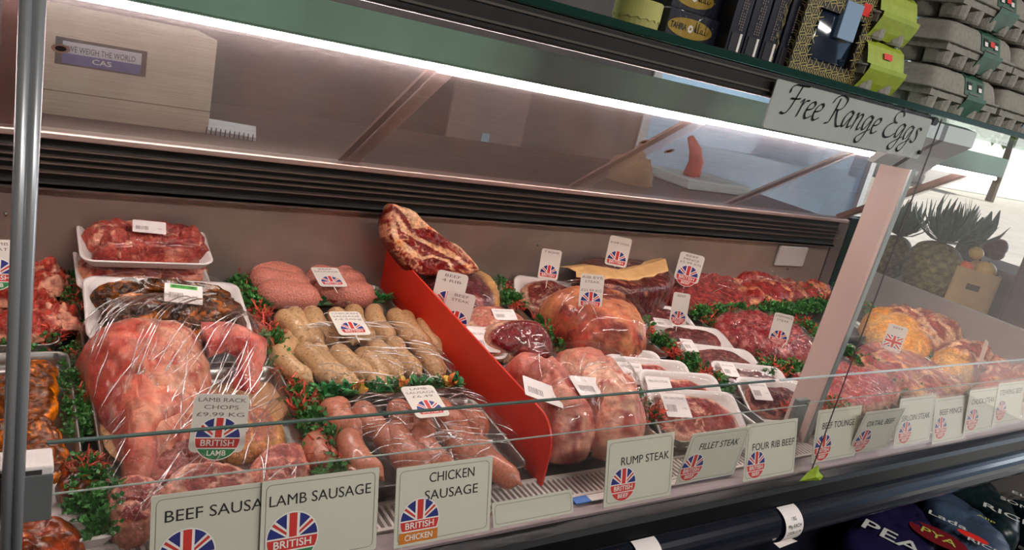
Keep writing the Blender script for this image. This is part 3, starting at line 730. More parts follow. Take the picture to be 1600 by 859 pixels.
def barcode(par, w_, h_, loc, rot=(0, 0, 0), lines=(), green=None, name='weigh_label', codes=True):
    o = MB().loft([rrect(-w_/2, w_/2, -h_/2, h_/2, .002, 0), rrect(-w_/2, w_/2, -h_/2, h_/2, .002, .0006)], True, True).build(name, LABELP, par)
    o.location = loc; o.rotation_euler = rot
    mb = MB(); rnd = random.Random(int(w_*1e5)+len(lines))
    if codes:
        x = -w_*.40
        while x < -w_*.02:
            b = rnd.choice((.0006, .0009, .0013)); mb.poly([(x, -h_*.28), (x+b, -h_*.28), (x+b, h_*.02), (x, h_*.02)], .0008); x += b+rnd.choice((.0008, .0012))
        put_text(mb, '7.42', h_*.12, w_*.30, -h_*.12, .0008)
    for i, s_ in enumerate(lines): put_text(mb, s_, h_*.14, 0, h_*(.30-.18*i), .0008, width=min(w_*.8, w_*.075*len(s_)))
    put_text(mb, 'HALAL', h_*.08, w_*.05, -h_*.40, .0008) if False else None
    if mb.v: mb.build('print', GREYINK, o)
    if green:
        g = MB(); g.poly([(-w_*.36, h_*.26), (w_*.36, h_*.26), (w_*.36, h_*.46), (-w_*.36, h_*.46)], .0008); gg = g.build('green_strip', mat('label_green', (84, 176, 66), .5), o)
        tx = MB(); put_text(tx, green, h_*.15, 0, h_*.36, .001, width=w_*.62, bold=.01); tx.build('lettering', INK, gg)
    return o
def tr(pts, h, o):
    """corner points seen in the photograph, laid on the plane h above the deck, relative to o"""
    out = []
    for px, py in pts:
        p = on_deck(px, py, h); out.append((p.x-o.x, p.y-o.y))
    return out
DR = math.radians(5)
def on_bed(px, py, h=0., lift=None):
    p = on_deck(px, py, h); p.z = deck_z(p.y)+(h if lift is None else lift); return p

def steel_tray(xa, xb, ya, yb, label, h=.028):
    t = thing('steel_tray', label, 'tray', ((xa+xb)/2, (ya+yb)/2, deck_z((ya+yb)/2)+.001), (DR, 0, 0), group='steel display trays on the deck')
    foam_tray(t, xb-xa, yb-ya, h, STEEL, r=.02, name='pan', lip=.004, slope=.008); return t
trays = [(-.19, .105, .97, 1.27, 'steel tray holding the dark marinated chops by the corner post'), (-.19, .095, 1.29, 1.53, 'steel tray holding red lamb pieces behind the corner post'),
 (.125, .415, .86, 1.20, 'steel tray under the large wrapped lamb shoulder'), (.125, .415, 1.215, 1.53, 'steel tray under the stack of lamb packs'),
 (.445, .738, .855, 1.06, 'steel tray of pinkish lamb sausages nearest the front glass'), (.445, .738, 1.075, 1.31, 'steel tray of pale speckled chicken sausages'), (.445, .738, 1.325, 1.535, 'steel tray of smooth pink sausages by the back panel'),
 (.785, 1.06, 1.18, 1.53, 'steel tray beside the red divider under the dark beef pieces'), (.785, 1.06, .87, 1.165, 'steel tray under the two rolled beef joints'),
 (1.085, 1.345, 1.16, 1.53, 'steel tray under the four rib joint'), (1.085, 1.345, .86, 1.145, 'steel tray under the leaning sirloin steak packs'),
 (1.375, 1.565, .86, 1.18, 'steel tray under the row of dark steak packs'), (1.375, 1.565, 1.20, 1.53, 'steel tray under the dark red beef block'),
 (1.62, 1.93, 1.03, 1.27, 'steel tray holding the wrapped diced beef'), (1.62, 1.93, 1.29, 1.53, 'steel tray holding the wrapped beef mince'),
 (1.98, 2.36, 1.22, 1.53, 'steel tray under the large bags of red beef by the corner'), (1.62, 1.84, .86, 1.015, 'steel tray of wrapped red steaks behind the pillar foot'), (1.88, 2.12, .86, 1.19, 'steel tray under the long wrapped sirloin')]
for a in trays: steel_tray(*a)
TRB = .006     # meat rests this far above the deck, on the tray bottom

def body(name, label, cat, px, h, mb_fn, group=None, m=FL, lift=TRB, rot=(0, 0, 0)):
    """a loose piece: px = photograph outline, traced at height h and built round its own middle"""
    pass
def traced(px, h): 
    w_ = [on_deck(x, y, h) for x, y in px]; cx = sum(p.x for p in w_)/len(w_); cy = sum(p.y for p in w_)/len(w_)
    return Vector((cx, cy, deck_z(cy))), [(p.x-cx, p.y-cy) for p in w_]
def piece(name, label, cat, px, h, thick, col, m=FL, p=2.6, amp=.005, nsc=22, lift=TRB, group=None, seed=1., zf=None, under=.1, film_m=None, fscale=1.04, part_name='meat', ridge=0, na=64, nr=15, fold=.006):
    c, o = traced(px, h)
    t = thing(name, label, cat, (c.x, c.y, c.z+lift), (DR, 0, 0), group)
    meat(t, part_name, lump(o, thick, p=p, amp=amp, nsc=nsc, col=col, seed=seed, zf=zf, under=under, ridge=ridge, na=na, nr=nr, fold=fold), m, (0, 0, thick*under))
    if film_m:
        creases(t, [(x*fscale, y*fscale) for x, y in o], thick*1.05+.003, p+.8, zf, 26 if film_m is FILMC else 10, .9 if film_m is FILMC else .3, int(seed)+3, (0, 0, thick*under+.001))
        f = lump([(x*fscale, y*fscale) for x, y in o], thick*1.04+.002, p=p+.8, amp=amp*.8, nsc=nsc, seed=seed, zf=zf, under=under*.9, na=44, nr=9)
        meat(t, 'film', f, film_m, (0, 0, thick*under+.001))
    return t
def pack(px, py, h, w_, d, label, col, th=.018, yaw=0., tilt=0., mpx=None, m=FL, tray_h=.022, lab=None, lift=None, seed=0., group='wrapped steak packs', name='meat_pack', mw=.80, md=.74, mrot=0., e=2.4, off=(0, 0), fm=None, roll=0., tray=True, p=3.2, fh=None):
    """film-wrapped foam tray of meat; px, py = centre of its base in the photograph at height h above the deck"""
    c = on_deck(px, py, h)
    t = thing(name, label, 'meat pack', (c.x, c.y, c.z), (DR+math.radians(tilt), math.radians(roll), math.radians(yaw)), group)
    t.rotation_euler.rotate_axis('Z', 0)
    if tray: foam_tray(t, w_, d, tray_h)
    z0 = .005 if tray else .002
    o = ell(w_*mw/2, d*md/2, 16, e, mrot, .18, seed+.3)
    meat(t, 'meat', lump([(x+off[0], y+off[1]) for x, y in o], th, p=p, amp=.0025, nsc=40, col=col, seed=seed), m, (0, 0, z0+th*.1))
    fh = fh or max(tray_h, th+z0)*1.06
    film(t, w_*1.005, d*1.005, fh, fm or FILMT, amp=.0012, p=6, seed=seed)
    if lab:
        lx, ly, lw, lh, la = lab[:5]; barcode(t, lw, lh, (lx, ly, fh+.004), (math.radians(lab[5] if len(lab) > 5 else 0), 0, math.radians(la)), lab[6] if len(lab) > 6 else ('SIRLOIN STEAK',))
    return t

def creases(par, outline, h, p, zf, n, ang, seed, loc=(0, 0, 0), length=(.03, .12), r=.0007, spread=.5, wob=.0012, name='film_crease'):
    """sharp folds of stretched film, made mirror-bright for added highlight streaks"""
    (cx, cy), R = polar(outline, 72); rnd = random.Random(seed); mb = MB(); RM = sum(R)/72
    def zz(x, y):
        a = math.atan2(y-cy, x-cx) % (2*PI); k = a/(2*PI)*72; i = int(k) % 72; rr = R[i]+(R[(i+1) % 72]-R[i])*(k-int(k)); q = math.hypot(x-cx, y-cy)/rr
        if q > .97: return None
        z = h*(1-q**p)**(1/p); return z*(zf(x-cx, y-cy, q, a) if zf else 1)
    for _ in range(n):
        a0 = rnd.uniform(0, 2*PI); q0 = math.sqrt(rnd.random())*.9; i = int(a0/(2*PI)*72) % 72
        x, y = cx+R[i]*q0*math.cos(a0), cy+R[i]*q0*math.sin(a0); d = ang+rnd.gauss(0, spread); L = rnd.uniform(*length); pts = []
        for k in range(9):
            u = (k/8-.5)*L; w_ = wob*math.sin(k*1.1+a0); X, Y = x+math.cos(d)*u-math.sin(d)*w_, y+math.sin(d)*u+math.cos(d)*w_; z = zz(X, Y)
            if z is None: continue
            pts.append((X, Y, z+.0015))
        if len(pts) > 3: mb.tube(pts, [r*1.25*(.25+.75*math.sin(PI*j/(len(pts)-1))) for j in range(len(pts))], 5)
    if mb.v:
        o = mb.build(name, CREASE_GLINT, par, True); o.location = loc; return o
# --- lamb column
def chop_col(seed): return cut(LAMBD, lin((168, 84, 78)), PALE, rim=.80, vein=.12, vs=20, seed=seed)
c = on_deck(222, 424, .055)
def lamb_pack(px, py, h, w_, d, label, ys, tilt, rollz, seed, colr, mm=FL, lab=None, big=.024, fm=None, lr=.6):
    c = on_deck(px, py, h)
    t = thing('meat_pack', label, 'meat pack', c, (DR+math.radians(tilt), math.radians(rollz), 0), 'stacked lamb packs')
    foam_tray(t, w_, d, .022)
    rnd = random.Random(seed); k = 0
    for (ux, uy, l, r_, yaw) in ys:
        col = colr(seed+k)
        meat(t, 'lamb_piece', lump(ell(l, r_, 16, 2.6, 0, .32, seed+k*3.1), big*(.85+.3*rnd.random()), p=2.4, amp=.006, nsc=38, col=col, seed=seed+k, fold=.006, na=50, nr=13), mm, (ux, uy, .008), (0, 0, yaw)); k += 1
    film(t, w_*.99, d*.99, big+.018, fm or FILMT, amp=.004, p=4, seed=seed)
    if lab: barcode(t, lab[0], lab[1], (lab[2], lab[3], big+.019), (math.radians(lab[6] if len(lab) > 6 else 0), 0, lab[4]), green=lab[5], lines=())
    return t
def streak(f, kx=.3): return lambda x, y, z, r, a: f(x*kx, y, z, r, a)
def shank_col(seed): return streak(fatty(lin((122, 44, 44)), lin((176, 84, 74)), lin((222, 160, 138)), seed=seed, s=26, thr=.16, w_=.14, s2=44))
lamb_pack(226, 396, .095, .222, .135, 'topmost white tray of lamb shanks stacked against the back panel', [(-.055, .02, .05, .035, .3), (.02, .030, .085, .020, -.12), (.02, -.012, .085, .024, -.05), (-.05, -.02, .03, .025, .9), (.08, .005, .025, .03, 0), (-.01, -.038, .09, .014, .0)], 8, 0, 3, shank_col, lab=(.056, .034, .0, -.012, -.1, None, 10), big=.046)
lamb_pack(222, 436, .045, .225, .15, 'white tray of lamb chops beneath the topmost lamb shank tray', [(-.07, .0, .035, .05, .2), (-.015, -.01, .05, .035, -.5), (.055, -.005, .05, .04, .4), (.09, .02, .03, .03, 0)], 6, 0, 6, chop_col, big=.03)
t0 = on_deck(160, 505, .005)
t = thing('foam_tray', 'empty looking white foam tray under the minted lamb pack', 'tray', (t0.x+.09, t0.y+.02, t0.z), (DR, 0, 0)); foam_tray(t, .235, .16, .028, name='tray_body')
def mint_col(seed): return streak(fatty(lin((84, 42, 16)), lin((48, 24, 10)), lin((190, 104, 26)), seed=seed, s=30, thr=.14, w_=.14, s2=48), .4)
lamb_pack(262, 498, .045, .262, .17, 'white tray of brown MINTED LAMB in glossy film with a green strip label', [(-.07, .045, .045, .03, .4), (.02, .055, .10, .016, -.1), (-.055, -.005, .055, .035, .1), (.065, .015, .06, .02, -.2), (.10, -.03, .022, .028, 0), (.04, -.02, .05, .03, .3), (-.07, -.05, .04, .022, 0), (.03, -.055, .06, .018, .1)], 12, 2, 11, mint_col, FLR, lab=(.062, .046, .018, .005, -.12, 'MINTED LAMB', 6), big=.034)
# lamb shoulder with its shank, chops in front, all under one creased film
SH = [(115, 548), (150, 520), (190, 506), (240, 500), (290, 508), (322, 532), (332, 570), (326, 610), (312, 650), (282, 672), (250, 690), (228, 735), (185, 722), (190, 690), (172, 640), (150, 608), (135, 578)]
c, o_ = traced(SH, .055)
t = thing('lamb_shoulder', 'large pink lamb shoulder with shank wrapped in creased film', 'lamb joint', (c.x, c.y, c.z+TRB), (DR, 0, 0))
def sh_zf(x, y, r, a): return .62+.38*sst(y, -.10, .08)
def sh_col(x, y, z, r, a):
    n_ = FB((x, y, z), 16, 4); m_ = FB((x*2.2, y*.9, z), 26, 8)
    c = mixc(lin((206, 92, 80)), lin((226, 166, 140)), sst(x+.5*y*0+n_*.10, -.075, .03))
    c = mixc(c, lin((186, 66, 62)), sst(m_, .20, .36)*.75)
    c = mixc(c, lin((232, 186, 166)), sst(-m_, .16, .30)*.6)
    return mixc(c, lin((176, 70, 70)), sst(r, .90, 1.0)*.5)
meat(t, 'shoulder', lump(o_, .115, p=2.2, amp=.009, nsc=16, col=sh_col, seed=4, zf=sh_zf, under=.06, na=96, nr=22, fold=.010, ridge=.004, rsc=40), SKIN, (0, 0, .007))
mb = MB(); q = [on_deck(318, 535, .075), on_deck(352, 527, .082), on_deck(392, 545, .075), on_deck(388, 580, .055), on_deck(378, 610, .03)]
rr_ = [.030, .024, .026, .019, .020]
P = []; RR = []
for i in range(len(q)-1):
    for k in range(4): P.append(q[i].lerp(q[i+1], k/4)-Vector((c.x, c.y, c.z+TRB))); RR.append(rr_[i]+(rr_[i+1]-rr_[i])*k/4)
P.append(q[-1]-Vector((c.x, c.y, c.z+TRB))); RR.append(.017)
mb.tube(P, RR, 16); sc_f = fatty(lin((206, 92, 88)), lin((236, 160, 140)), lin((150, 52, 60)), seed=9, s=30, thr=.1, w_=.15)
mb.v = [tuple(Vector(v)*(1)+Vector((FB(v, 40, 2), FB(v, 40, 5), FB(v, 40, 8)))*.005) for v in mb.v]; mb.c = [sc_f(*v, 0, 0) for v in mb.v]
meat(t, 'shank', mb, SKIN, (0, 0, 0)); t.children[-1].rotation_euler = (-DR, 0, 0)
q = [(205, 665), (232, 680), (275, 690), (305, 660), (292, 705), (240, 720), (205, 712)]
c2, o2 = traced(q, .03)
meat(t, 'flap', lump(o2, .05, p=2.0, amp=.006, nsc=24, col=fatty(lin((232, 144, 122)), lin((246, 190, 164)), LAMB, seed=14, s=20, thr=.2), seed=5), SKIN, tuple(Vector((c2.x-c.x, c2.y-c.y, .010))))
fo = [(112, 540), (160, 500), (250, 492), (340, 508), (412, 535), (436, 580), (458, 650), (482, 735), (470, 760), (330, 810), (190, 835), (158, 800), (150, 700), (128, 600)]
c3, o3 = traced(fo, .045)
def f_zf(x, y, r, a): return .45+.55*sst(y, -.05, .13)
creases(t, o3, .131, 3.0, f_zf, 90, 1.0, 5, tuple(Vector((c3.x-c.x, c3.y-c.y, .006))), (.06, .22), .0008, .20)
meat(t, 'film', lump(o3, .128, p=3.0, amp=.006, nsc=26, seed=8, zf=f_zf, under=.03, ridge=.004, na=60, nr=11), FILMC, tuple(Vector((c3.x-c.x, c3.y-c.y, .006))))
# butcher's paper under the lamb
pp_ = [(160, 600), (240, 560), (430, 590), (440, 660), (330, 720), (180, 730)]
c4, o4 = traced(pp_, .012)
tag(lump(o4, .003, p=8, amp=.001, nsc=20, under=.5).build('butcher_paper', mat('tan_paper', (206, 156, 108), .7, nscale=40, namt=.1), loc=(c4.x, c4.y, c4.z+.010)), 'tan butcher paper sheet under the lamb shoulder', 'paper')
def chop(px, h, label, th, seed, lift=.01, rimc=PALE, mus=LAMBD):
    c, o = traced(px, h); t = thing('lamb_chop', label, 'lamb chop', (c.x, c.y, c.z+lift), (DR+.25, 0, 0), 'lamb chops in front of the shoulder')
    meat(t, 'meat', lump(o, th, p=2.8, amp=.003, nsc=40, col=cut(mus, lin((176, 100, 92)), rimc, rim=.66, vein=.10, vs=26, seed=seed), seed=seed, fold=.004, na=60, nr=14), FL, (0, 0, th*.1)); return t
chop([(160, 800), (168, 760), (205, 745), (250, 755), (264, 780), (250, 805), (200, 830)], .03, 'rounded lamb chop at the left end of the row before the shoulder', .035, 2, rimc=lin((222, 150, 130)))
chop([(255, 770), (268, 735), (310, 725), (370, 728), (400, 745), (385, 770), (320, 790)], .03, 'bony lamb chop in the middle of the row before the shoulder', .035, 5, rimc=lin((234, 176, 156)))
chop([(385, 745), (392, 715), (425, 695), (462, 692), (482, 712), (484, 740), (430, 752)], .035, 'lamb chop with a large pink eye at the right end of the row', .038, 8, rimc=lin((226, 150, 132)), mus=lin((150, 76, 74)))
chop([(330, 660), (380, 640), (430, 655), (445, 690), (400, 705), (345, 700)], .025, 'yellowish fat covered lamb chop behind the LAMB RACK ticket', .035, 12, rimc=lin((226, 168, 112)), mus=lin((206, 138, 104)))
chop([(225, 735), (250, 700), (300, 690), (340, 705), (330, 725), (270, 745)], .025, 'dark lamb chop tucked under the flap of the shoulder', .03, 17, rimc=lin((196, 120, 110)), mus=lin((120, 56, 56)))
ticket(343, 661, .93, 88, ['LAMB RACK', 'CHOPS', '£9.99 KG'], 'white LAMB RACK £9.99 KG ticket with green foot on the wrapped lamb shoulder', 'LAMB', asp=.90, tilt=16, yaw=-.10, roll=-.05, bfrac=.40, by=.24, pin=False)
# --- left column beyond the post
def neck_col(seed): return cut(lin((140, 50, 46)), lin((176, 70, 60)), lin((226, 162, 138)), rim=.95, vein=.16, vs=20, seed=seed)
rnd = random.Random(5)
spots = [(-20, 420), (30, 430), (75, 395), (10, 395), (75, 450), (20, 470), (85, 500), (10, 515), (55, 520), (78, 425), (-30, 480), (48, 485)]
for i, (x, y) in enumerate(spots):
    c = on_deck(x, y, .03); r_ = .028+.012*rnd.random()
    t = thing('lamb_neck_piece', 'raw red lamb piece with pale bone in the tray behind the corner post', 'lamb piece', (c.x, c.y, c.z-.012+.004*(i % 3)), (rnd.uniform(-.3, .3), rnd.uniform(-.3, .3), rnd.uniform(0, 6)), 'lamb pieces behind the corner post')
    meat(t, 'meat', lump(ell(r_*1.25, r_, 12, 2, 0, .35, i), .04, p=2, amp=.011, nsc=42, fold=.008, na=50, nr=13, col=neck_col(i*2.3), seed=i*1.7), FL)
def mar_col(seed): 
    f0 = cut(lin((86, 40, 18)), lin((122, 62, 24)), lin((222, 120, 30)), rim=.84, vein=.05, vs=30, seed=seed)
    return f0
spots = [((-30, 590), (40, 570), (90, 580), (88, 600), (30, 610)), ((-20, 615), (50, 600), (92, 610), (80, 640), (10, 640)), ((-30, 660), (30, 640), (75, 645), (105, 680), (100, 700), (20, 695)), ((-30, 700), (30, 690), (100, 700), (115, 730), (40, 740)), ((20, 570), (60, 556), (92, 566), (80, 585), (40, 590))]
for i, s_ in enumerate(spots):
    c, o = traced(s_, .04)
    t = thing('marinated_chop', 'dark brown marinated chop with orange fatty edge in the tray by the corner post', 'marinated chop', (c.x, c.y, c.z+.018+.004*(i % 2)), (DR+.12, .05*(i % 3-1), 0), 'marinated chops by the corner post')
    meat(t, 'meat', lump(o, .024, p=3, amp=.005, nsc=40, col=mar_col(i*3.), seed=i, fold=.005, na=60, nr=14), FLR)
for i, s_ in enumerate([((95, 720), (150, 700), (165, 740), (120, 770), (90, 760)), ((-10, 830), (60, 800), (120, 815), (130, 850), (60, 880), (-10, 870))]):
    c, o = traced(s_, .03)
    t = thing('marinated_chop', ('dark red brown marinated piece beside the grey ticket box', 'reddish marinated piece under the grey ticket box')[i], 'marinated chop', (c.x, c.y, c.z+.012), (DR, 0, 0), 'marinated pieces at the front of the left column')
    meat(t, 'meat', lump(o, .03, p=2.4, amp=.006, nsc=30, col=fatty(BRN, lin((150, 60, 36)), ORG, seed=i+30, s=22, thr=.2), seed=i+4), FLR)
c = on_deck(40, 850, .0); t = thing('foam_tray', 'pale tray edge below the grey ticket box at the lower left', 'tray', (c.x-.03, c.y+.02, c.z), (DR, 0, 0)); foam_tray(t, .25, .12, .03, name='tray_body')
ticket(-6, 408, 1.40, 66, ['LAMB', 'MEAT', '', 'KG'], 'white lamb ticket cut off by the left edge behind the corner post', 'LAMB', asp=.85, tilt=12, yaw=-.02)
xr, zt2, zb2 = on_y(83, 760, .757).x, on_y(70, 744, .757).z, on_y(70, 815, .757).z
t = thing('ticket_box', 'grey ticket holder box with a white slotted top fixed behind the corner post', 'ticket holder', (xr-.092, .764, zb2)); hbx = zt2-zb2
MB().box(-.09, .092, -.005, .005, .0, hbx, 0, .001).build('box_front', mat('box_grey', (104, 106, 108), .45, nscale=14, namt=.06), t)
mb = MB().box(-.09, .092, -.0055, .030, hbx, hbx+.010, 0, .002); mb.box(.02, .082, -.0062, .0, hbx+.002, hbx+.007, 1); mb.build('slotted_top', [FOAM, mat('slot_dark', (60, 60, 62), .5)], t)
# ------------------------------------------------------------------ sausages
def saus_mat(name, a, b, c, speck=260):
    if name in MATS: return MATS[name]
    m = mat(name, a, .38, coat=.35, bump=.25, bscale=160, nscale=speck, namt=.22); return m
CHK = saus_mat('sausage_chicken', (198, 156, 110), None, None); LMB = saus_mat('sausage_lamb', (188, 114, 88), None, None); PNK = mat('sausage_pink', (202, 122, 104), .5, nscale=330, namt=.35, bump=1.0, bscale=240, coat=.1)
def speckle(m, dark, sc_=90, thr=.66):
    n = m.node_tree; b = n.nodes['Principled BSDF']; src = b.inputs['Base Color'].links[0].from_socket
    tc = n.nodes.new('ShaderNodeTexCoord'); t = n.nodes.new('ShaderNodeTexNoise'); t.inputs['Scale'].default_value = sc_; t.inputs['Detail'].default_value = 2
    n.links.new(tc.outputs['Object'], t.inputs['Vector'])
    r = n.nodes.new('ShaderNodeMapRange'); r.inputs[1].default_value = thr-.05; r.inputs[2].default_value = thr+.05; r.inputs[4].default_value = .75
    n.links.new(t.outputs['Fac'], r.inputs[0])
    mx = n.nodes.new('ShaderNodeMix'); mx.data_type = 'RGBA'; n.links.new(r.outputs[0], mx.inputs[0]); n.links.new(src, mx.inputs[6]); mx.inputs[7].default_value = (*lin(dark), 1)
    n.links.new(mx.outputs[2], b.inputs['Base Color'])
speckle(CHK, (124, 92, 48), 170, .64); speckle(LMB, (148, 84, 66), 200, .62)
def sausage_mesh(L, r, bend, seed, knob=True):
    pts, rs = [], []; n = 16
    for k in range(n+1):
        t = k/n; s = (t-.5)*L; e = min(t, 1-t)*L
        rad = r*(min(1, math.sqrt(max(0, 1-(1-min(1, e/(r*1.15)))**2)))) if e < r*1.15 else r
        rad = max(rad, .0035 if knob else .001)*(1+.05*mnoise.noise(Vector((t*4, seed, 0))))
        pts.append((bend*(1-(2*t-1)**2), s, .002*mnoise.noise(Vector((t*3, seed, 4))))); rs.append(rad)
    if knob:
        pts = [(pts[0][0]-.0, pts[0][1]-.005, -.002)]+pts+[(pts[-1][0], pts[-1][1]+.005, -.002)]; rs = [.002]+rs+[.002]
    mb = MB().tube(pts, rs, 14); return mb
def sausages(lst, m, label, group, r, h0, bend=.012, name='sausage', L_k=1.0):
    for i, (a, b, lift) in enumerate(lst):
        p, q = on_deck(a[0], a[1], h0+lift), on_deck(b[0], b[1], h0+lift)
        d = q-p; L = d.length*L_k; yaw = math.atan2(-d.x, d.y); pit = math.asin(d.z/d.length)
        o = sausage_mesh(L, r*random.uniform(.94, 1.06), bend*(1 if i % 3 else -.4), i*1.3).build(name, m, None, True)
        o.location = (p+q)/2; o.rotation_euler = (pit, 0, yaw); tag(o, label, 'sausage', group)
# chicken sausages, back row then front row, far end to near end of each
ck = [((437, 493), (474, 532), .006), ((462, 490), (502, 532), .006), ((490, 488), (525, 530), .004), ((520, 490), (548, 532), .002), ((556, 486), (580, 530), .002), ((588, 484), (612, 528), .004), ((612, 490), (640, 530), .006), ((636, 494), (668, 540), .006),
      ((440, 548), (484, 592), 0), ((470, 545), (512, 590), .004), ((500, 546), (544, 594), .0), ((530, 546), (578, 582), .008), ((560, 552), (600, 590), .002), ((590, 540), (626, 585), .006), ((620, 536), (655, 580), .004), ((648, 534), (682, 584), 0), ((520, 575), (560, 602), -.006), ((584, 585), (618, 604), -.006), ((455, 520), (440, 560), -.008), ((664, 505), (690, 548), -.004)]
sausages(ck, CHK, 'plump pale speckled chicken sausage between the two leaf garlands', 'chicken sausages in the steel tray', .0215, .031, bend=.016, L_k=1.14)
lm = [((508, 632), (532, 672), .006), ((534, 630), (562, 674), .008), ((570, 636), (604, 676), .004), ((612, 634), (640, 672), .004), ((650, 640), (678, 676), .006), ((690, 628), (728, 668), .012), ((722, 640), (750, 676), .008),
      ((500, 682), (528, 730), -.002), ((548, 680), (594, 742), .012), ((592, 676), (640, 730), .004), ((620, 668), (668, 728), .010), ((660, 676), (706, 734), .004), ((694, 672), (738, 726), .008), ((718, 664), (764, 720), .004), ((748, 690), (808, 750), .004), ((520, 715), (560, 770), -.006), ((640, 735), (680, 770), -.008), ((700, 730), (740, 764), -.008)]
sausages(lm, LMB, 'pinkish brown lamb sausage in the front tray beside the red divider', 'lamb sausages in the steel tray', .0215, .034, bend=.016, L_k=1.12)
pk = [((388, 418), (470, 440), .004), ((398, 436), (482, 452), .004), ((408, 456), (492, 466), .004), ((470, 413), (548, 428), .006), ((486, 432), (566, 446), .004), ((496, 452), (578, 462), .004)]
sausages(pk, PNK, 'thick smooth pink sausage in the tray against the back panel', 'pink sausages in the steel tray', .031, .034, bend=.004, L_k=1.2)
def tray_film(pts, h, thick, name_parent_label, m, seed=0., zf=None, ridge=.002, p=4.5):
    c, o = traced(pts, h)
    t = lump(o, thick, p=p, amp=.004, nsc=28, seed=seed, under=.02, zf=zf, ridge=ridge, na=60, nr=10).build('film_wrap', m, None, True, (c.x, c.y, c.z+.004)); t.rotation_euler = (DR, 0, 0)
    tag(t, name_parent_label, 'cling film'); return t
def rect_film(xa, xb, ya, yb, thick, label, m, seed=0.):
    c = Vector(((xa+xb)/2, (ya+yb)/2, 0)); c.z = deck_z(c.y)+.004
    t = lump(ell((xb-xa)/2, (yb-ya)/2, 20, 6), thick, p=5, amp=.004, nsc=28, seed=seed, under=.02, ridge=.003, na=64, nr=11).build('film_wrap', m, None, True, c); t.rotation_euler = (DR, 0, 0)
    if m is FILMC: creases(t, ell((xb-xa)/2, (yb-ya)/2, 20, 6), thick+.002, 5, None, 60, -.15, seed+2, (0, 0, 0), (.03, .10), .0007, .45)
    tag(t, label, 'cling film')
rect_film(.445, .738, 1.075, 1.31, .062, 'creased cling film stretched over the chicken sausages', FILMC, 3)
rect_film(.445, .742, .85, 1.06, .066, 'creased cling film stretched over the lamb sausages', FILMC, 6)
rect_film(.445, .738, 1.325, 1.535, .062, 'taut cling film over the smooth pink sausages', FILMT, 9)
def flat_ticket(px, py, h, w_, h_, lines, label, tilt=78, yaw=.0, roll=0.):
    c = on_deck(px, py, h); dist = (c-Vector((0, 0, EYE))).dot(RF)
    ticket(px, py, c.y, h_*F/dist/1.04, lines, label, None, asp=w_/h_, tilt=tilt, yaw=yaw, roll=roll, bfrac=.37, by=.22, pin=True)
flat_ticket(514, 433, .078, .060, .074, ['BEEF', 'SAUSAGE'], 'white ticket lying on the smooth pink sausages')
flat_ticket(546, 505, .078, .062, .076, ['CHICKEN', 'SAUSAGE', '£4.50kg'], 'white CHICKEN SAUSAGE £4.50kg ticket lying on the pale sausages')
flat_ticket(664, 627, .088, .060, .076, ['LAMB', 'SAUSAGE', '£6.49'], 'white LAMB SAUSAGE £6.49 ticket lying on the front sausages')
# ------------------------------------------------------------------ plastic garnish
def leaf(mb, base, dirv, up, L, W, mi):
    s = dirv.cross(up).normalized(); pts = []
    for t, w_, b in ((0, .25, 0), (.35, 1, .12), (.7, .85, .10), (1, .12, -.05)):
        m_ = base+dirv*(L*t)+up*(L*b); pts += [m_-s*(W*w_/2), m_+up*(-W*.18*w_), m_+s*(W*w_/2)]
    fs = []
    for k in range(3):
        a = k*3; fs += [(a, a+1, a+4, a+3), (a+1, a+2, a+5, a+4)]
    mb.add(pts, fs, mi)
def garland(a, b, h, label, n, cols, seed):
    rnd = random.Random(seed); p, q = on_deck(a[0], a[1], h), on_deck(b[0], b[1], h); mid = (p+q)/2
    t = thing('leaf_garland', label, 'plastic garnish', (mid.x, mid.y, deck_z(mid.y)+.001), (0, 0, 0), 'plastic leaf garlands')
    g, c2 = MB(), MB(); zc = deck_z(mid.y)
    for i in range(n):
        c = p.lerp(q, (i+.5)/n)-Vector((mid.x, mid.y, zc+.001)); odd = (i % 4 == 3)
        for k in range(11):
            az = rnd.uniform(0, 2*PI); el = rnd.uniform(.25, 1.35)
            d = Vector((math.cos(az)*math.cos(el), math.sin(az)*math.cos(el), math.sin(el))); up = Vector((-math.cos(az)*math.sin(el), -math.sin(az)*math.sin(el), math.cos(el)))
            leaf(c2 if odd else g, c+Vector((rnd.uniform(-.006, .006), rnd.uniform(-.006, .006), 0)), d, up, rnd.uniform(.018, .028), rnd.uniform(.012, .017), 0 if not odd else rnd.choice(range(len(cols))))
    st = MB().tube([p-Vector((mid.x, mid.y, zc+.001)), q-Vector((mid.x, mid.y, zc+.001))], .004, 6)
    st.build('stem', PARSLEY, t); g.build('green_leaves', LEAFG, t); c2.build('coloured_leaves', cols, t)
garland((398, 478), (610, 470), .022, 'dark green leaf garland with red leaves between pink and chicken sausages', 14, [LEAFR, LEAFR], 1)
garland((492, 618), (720, 600), .034, 'bright green leaf garland with orange leaves between chicken and lamb sausages', 13, [LEAFO, LEAFY], 2)
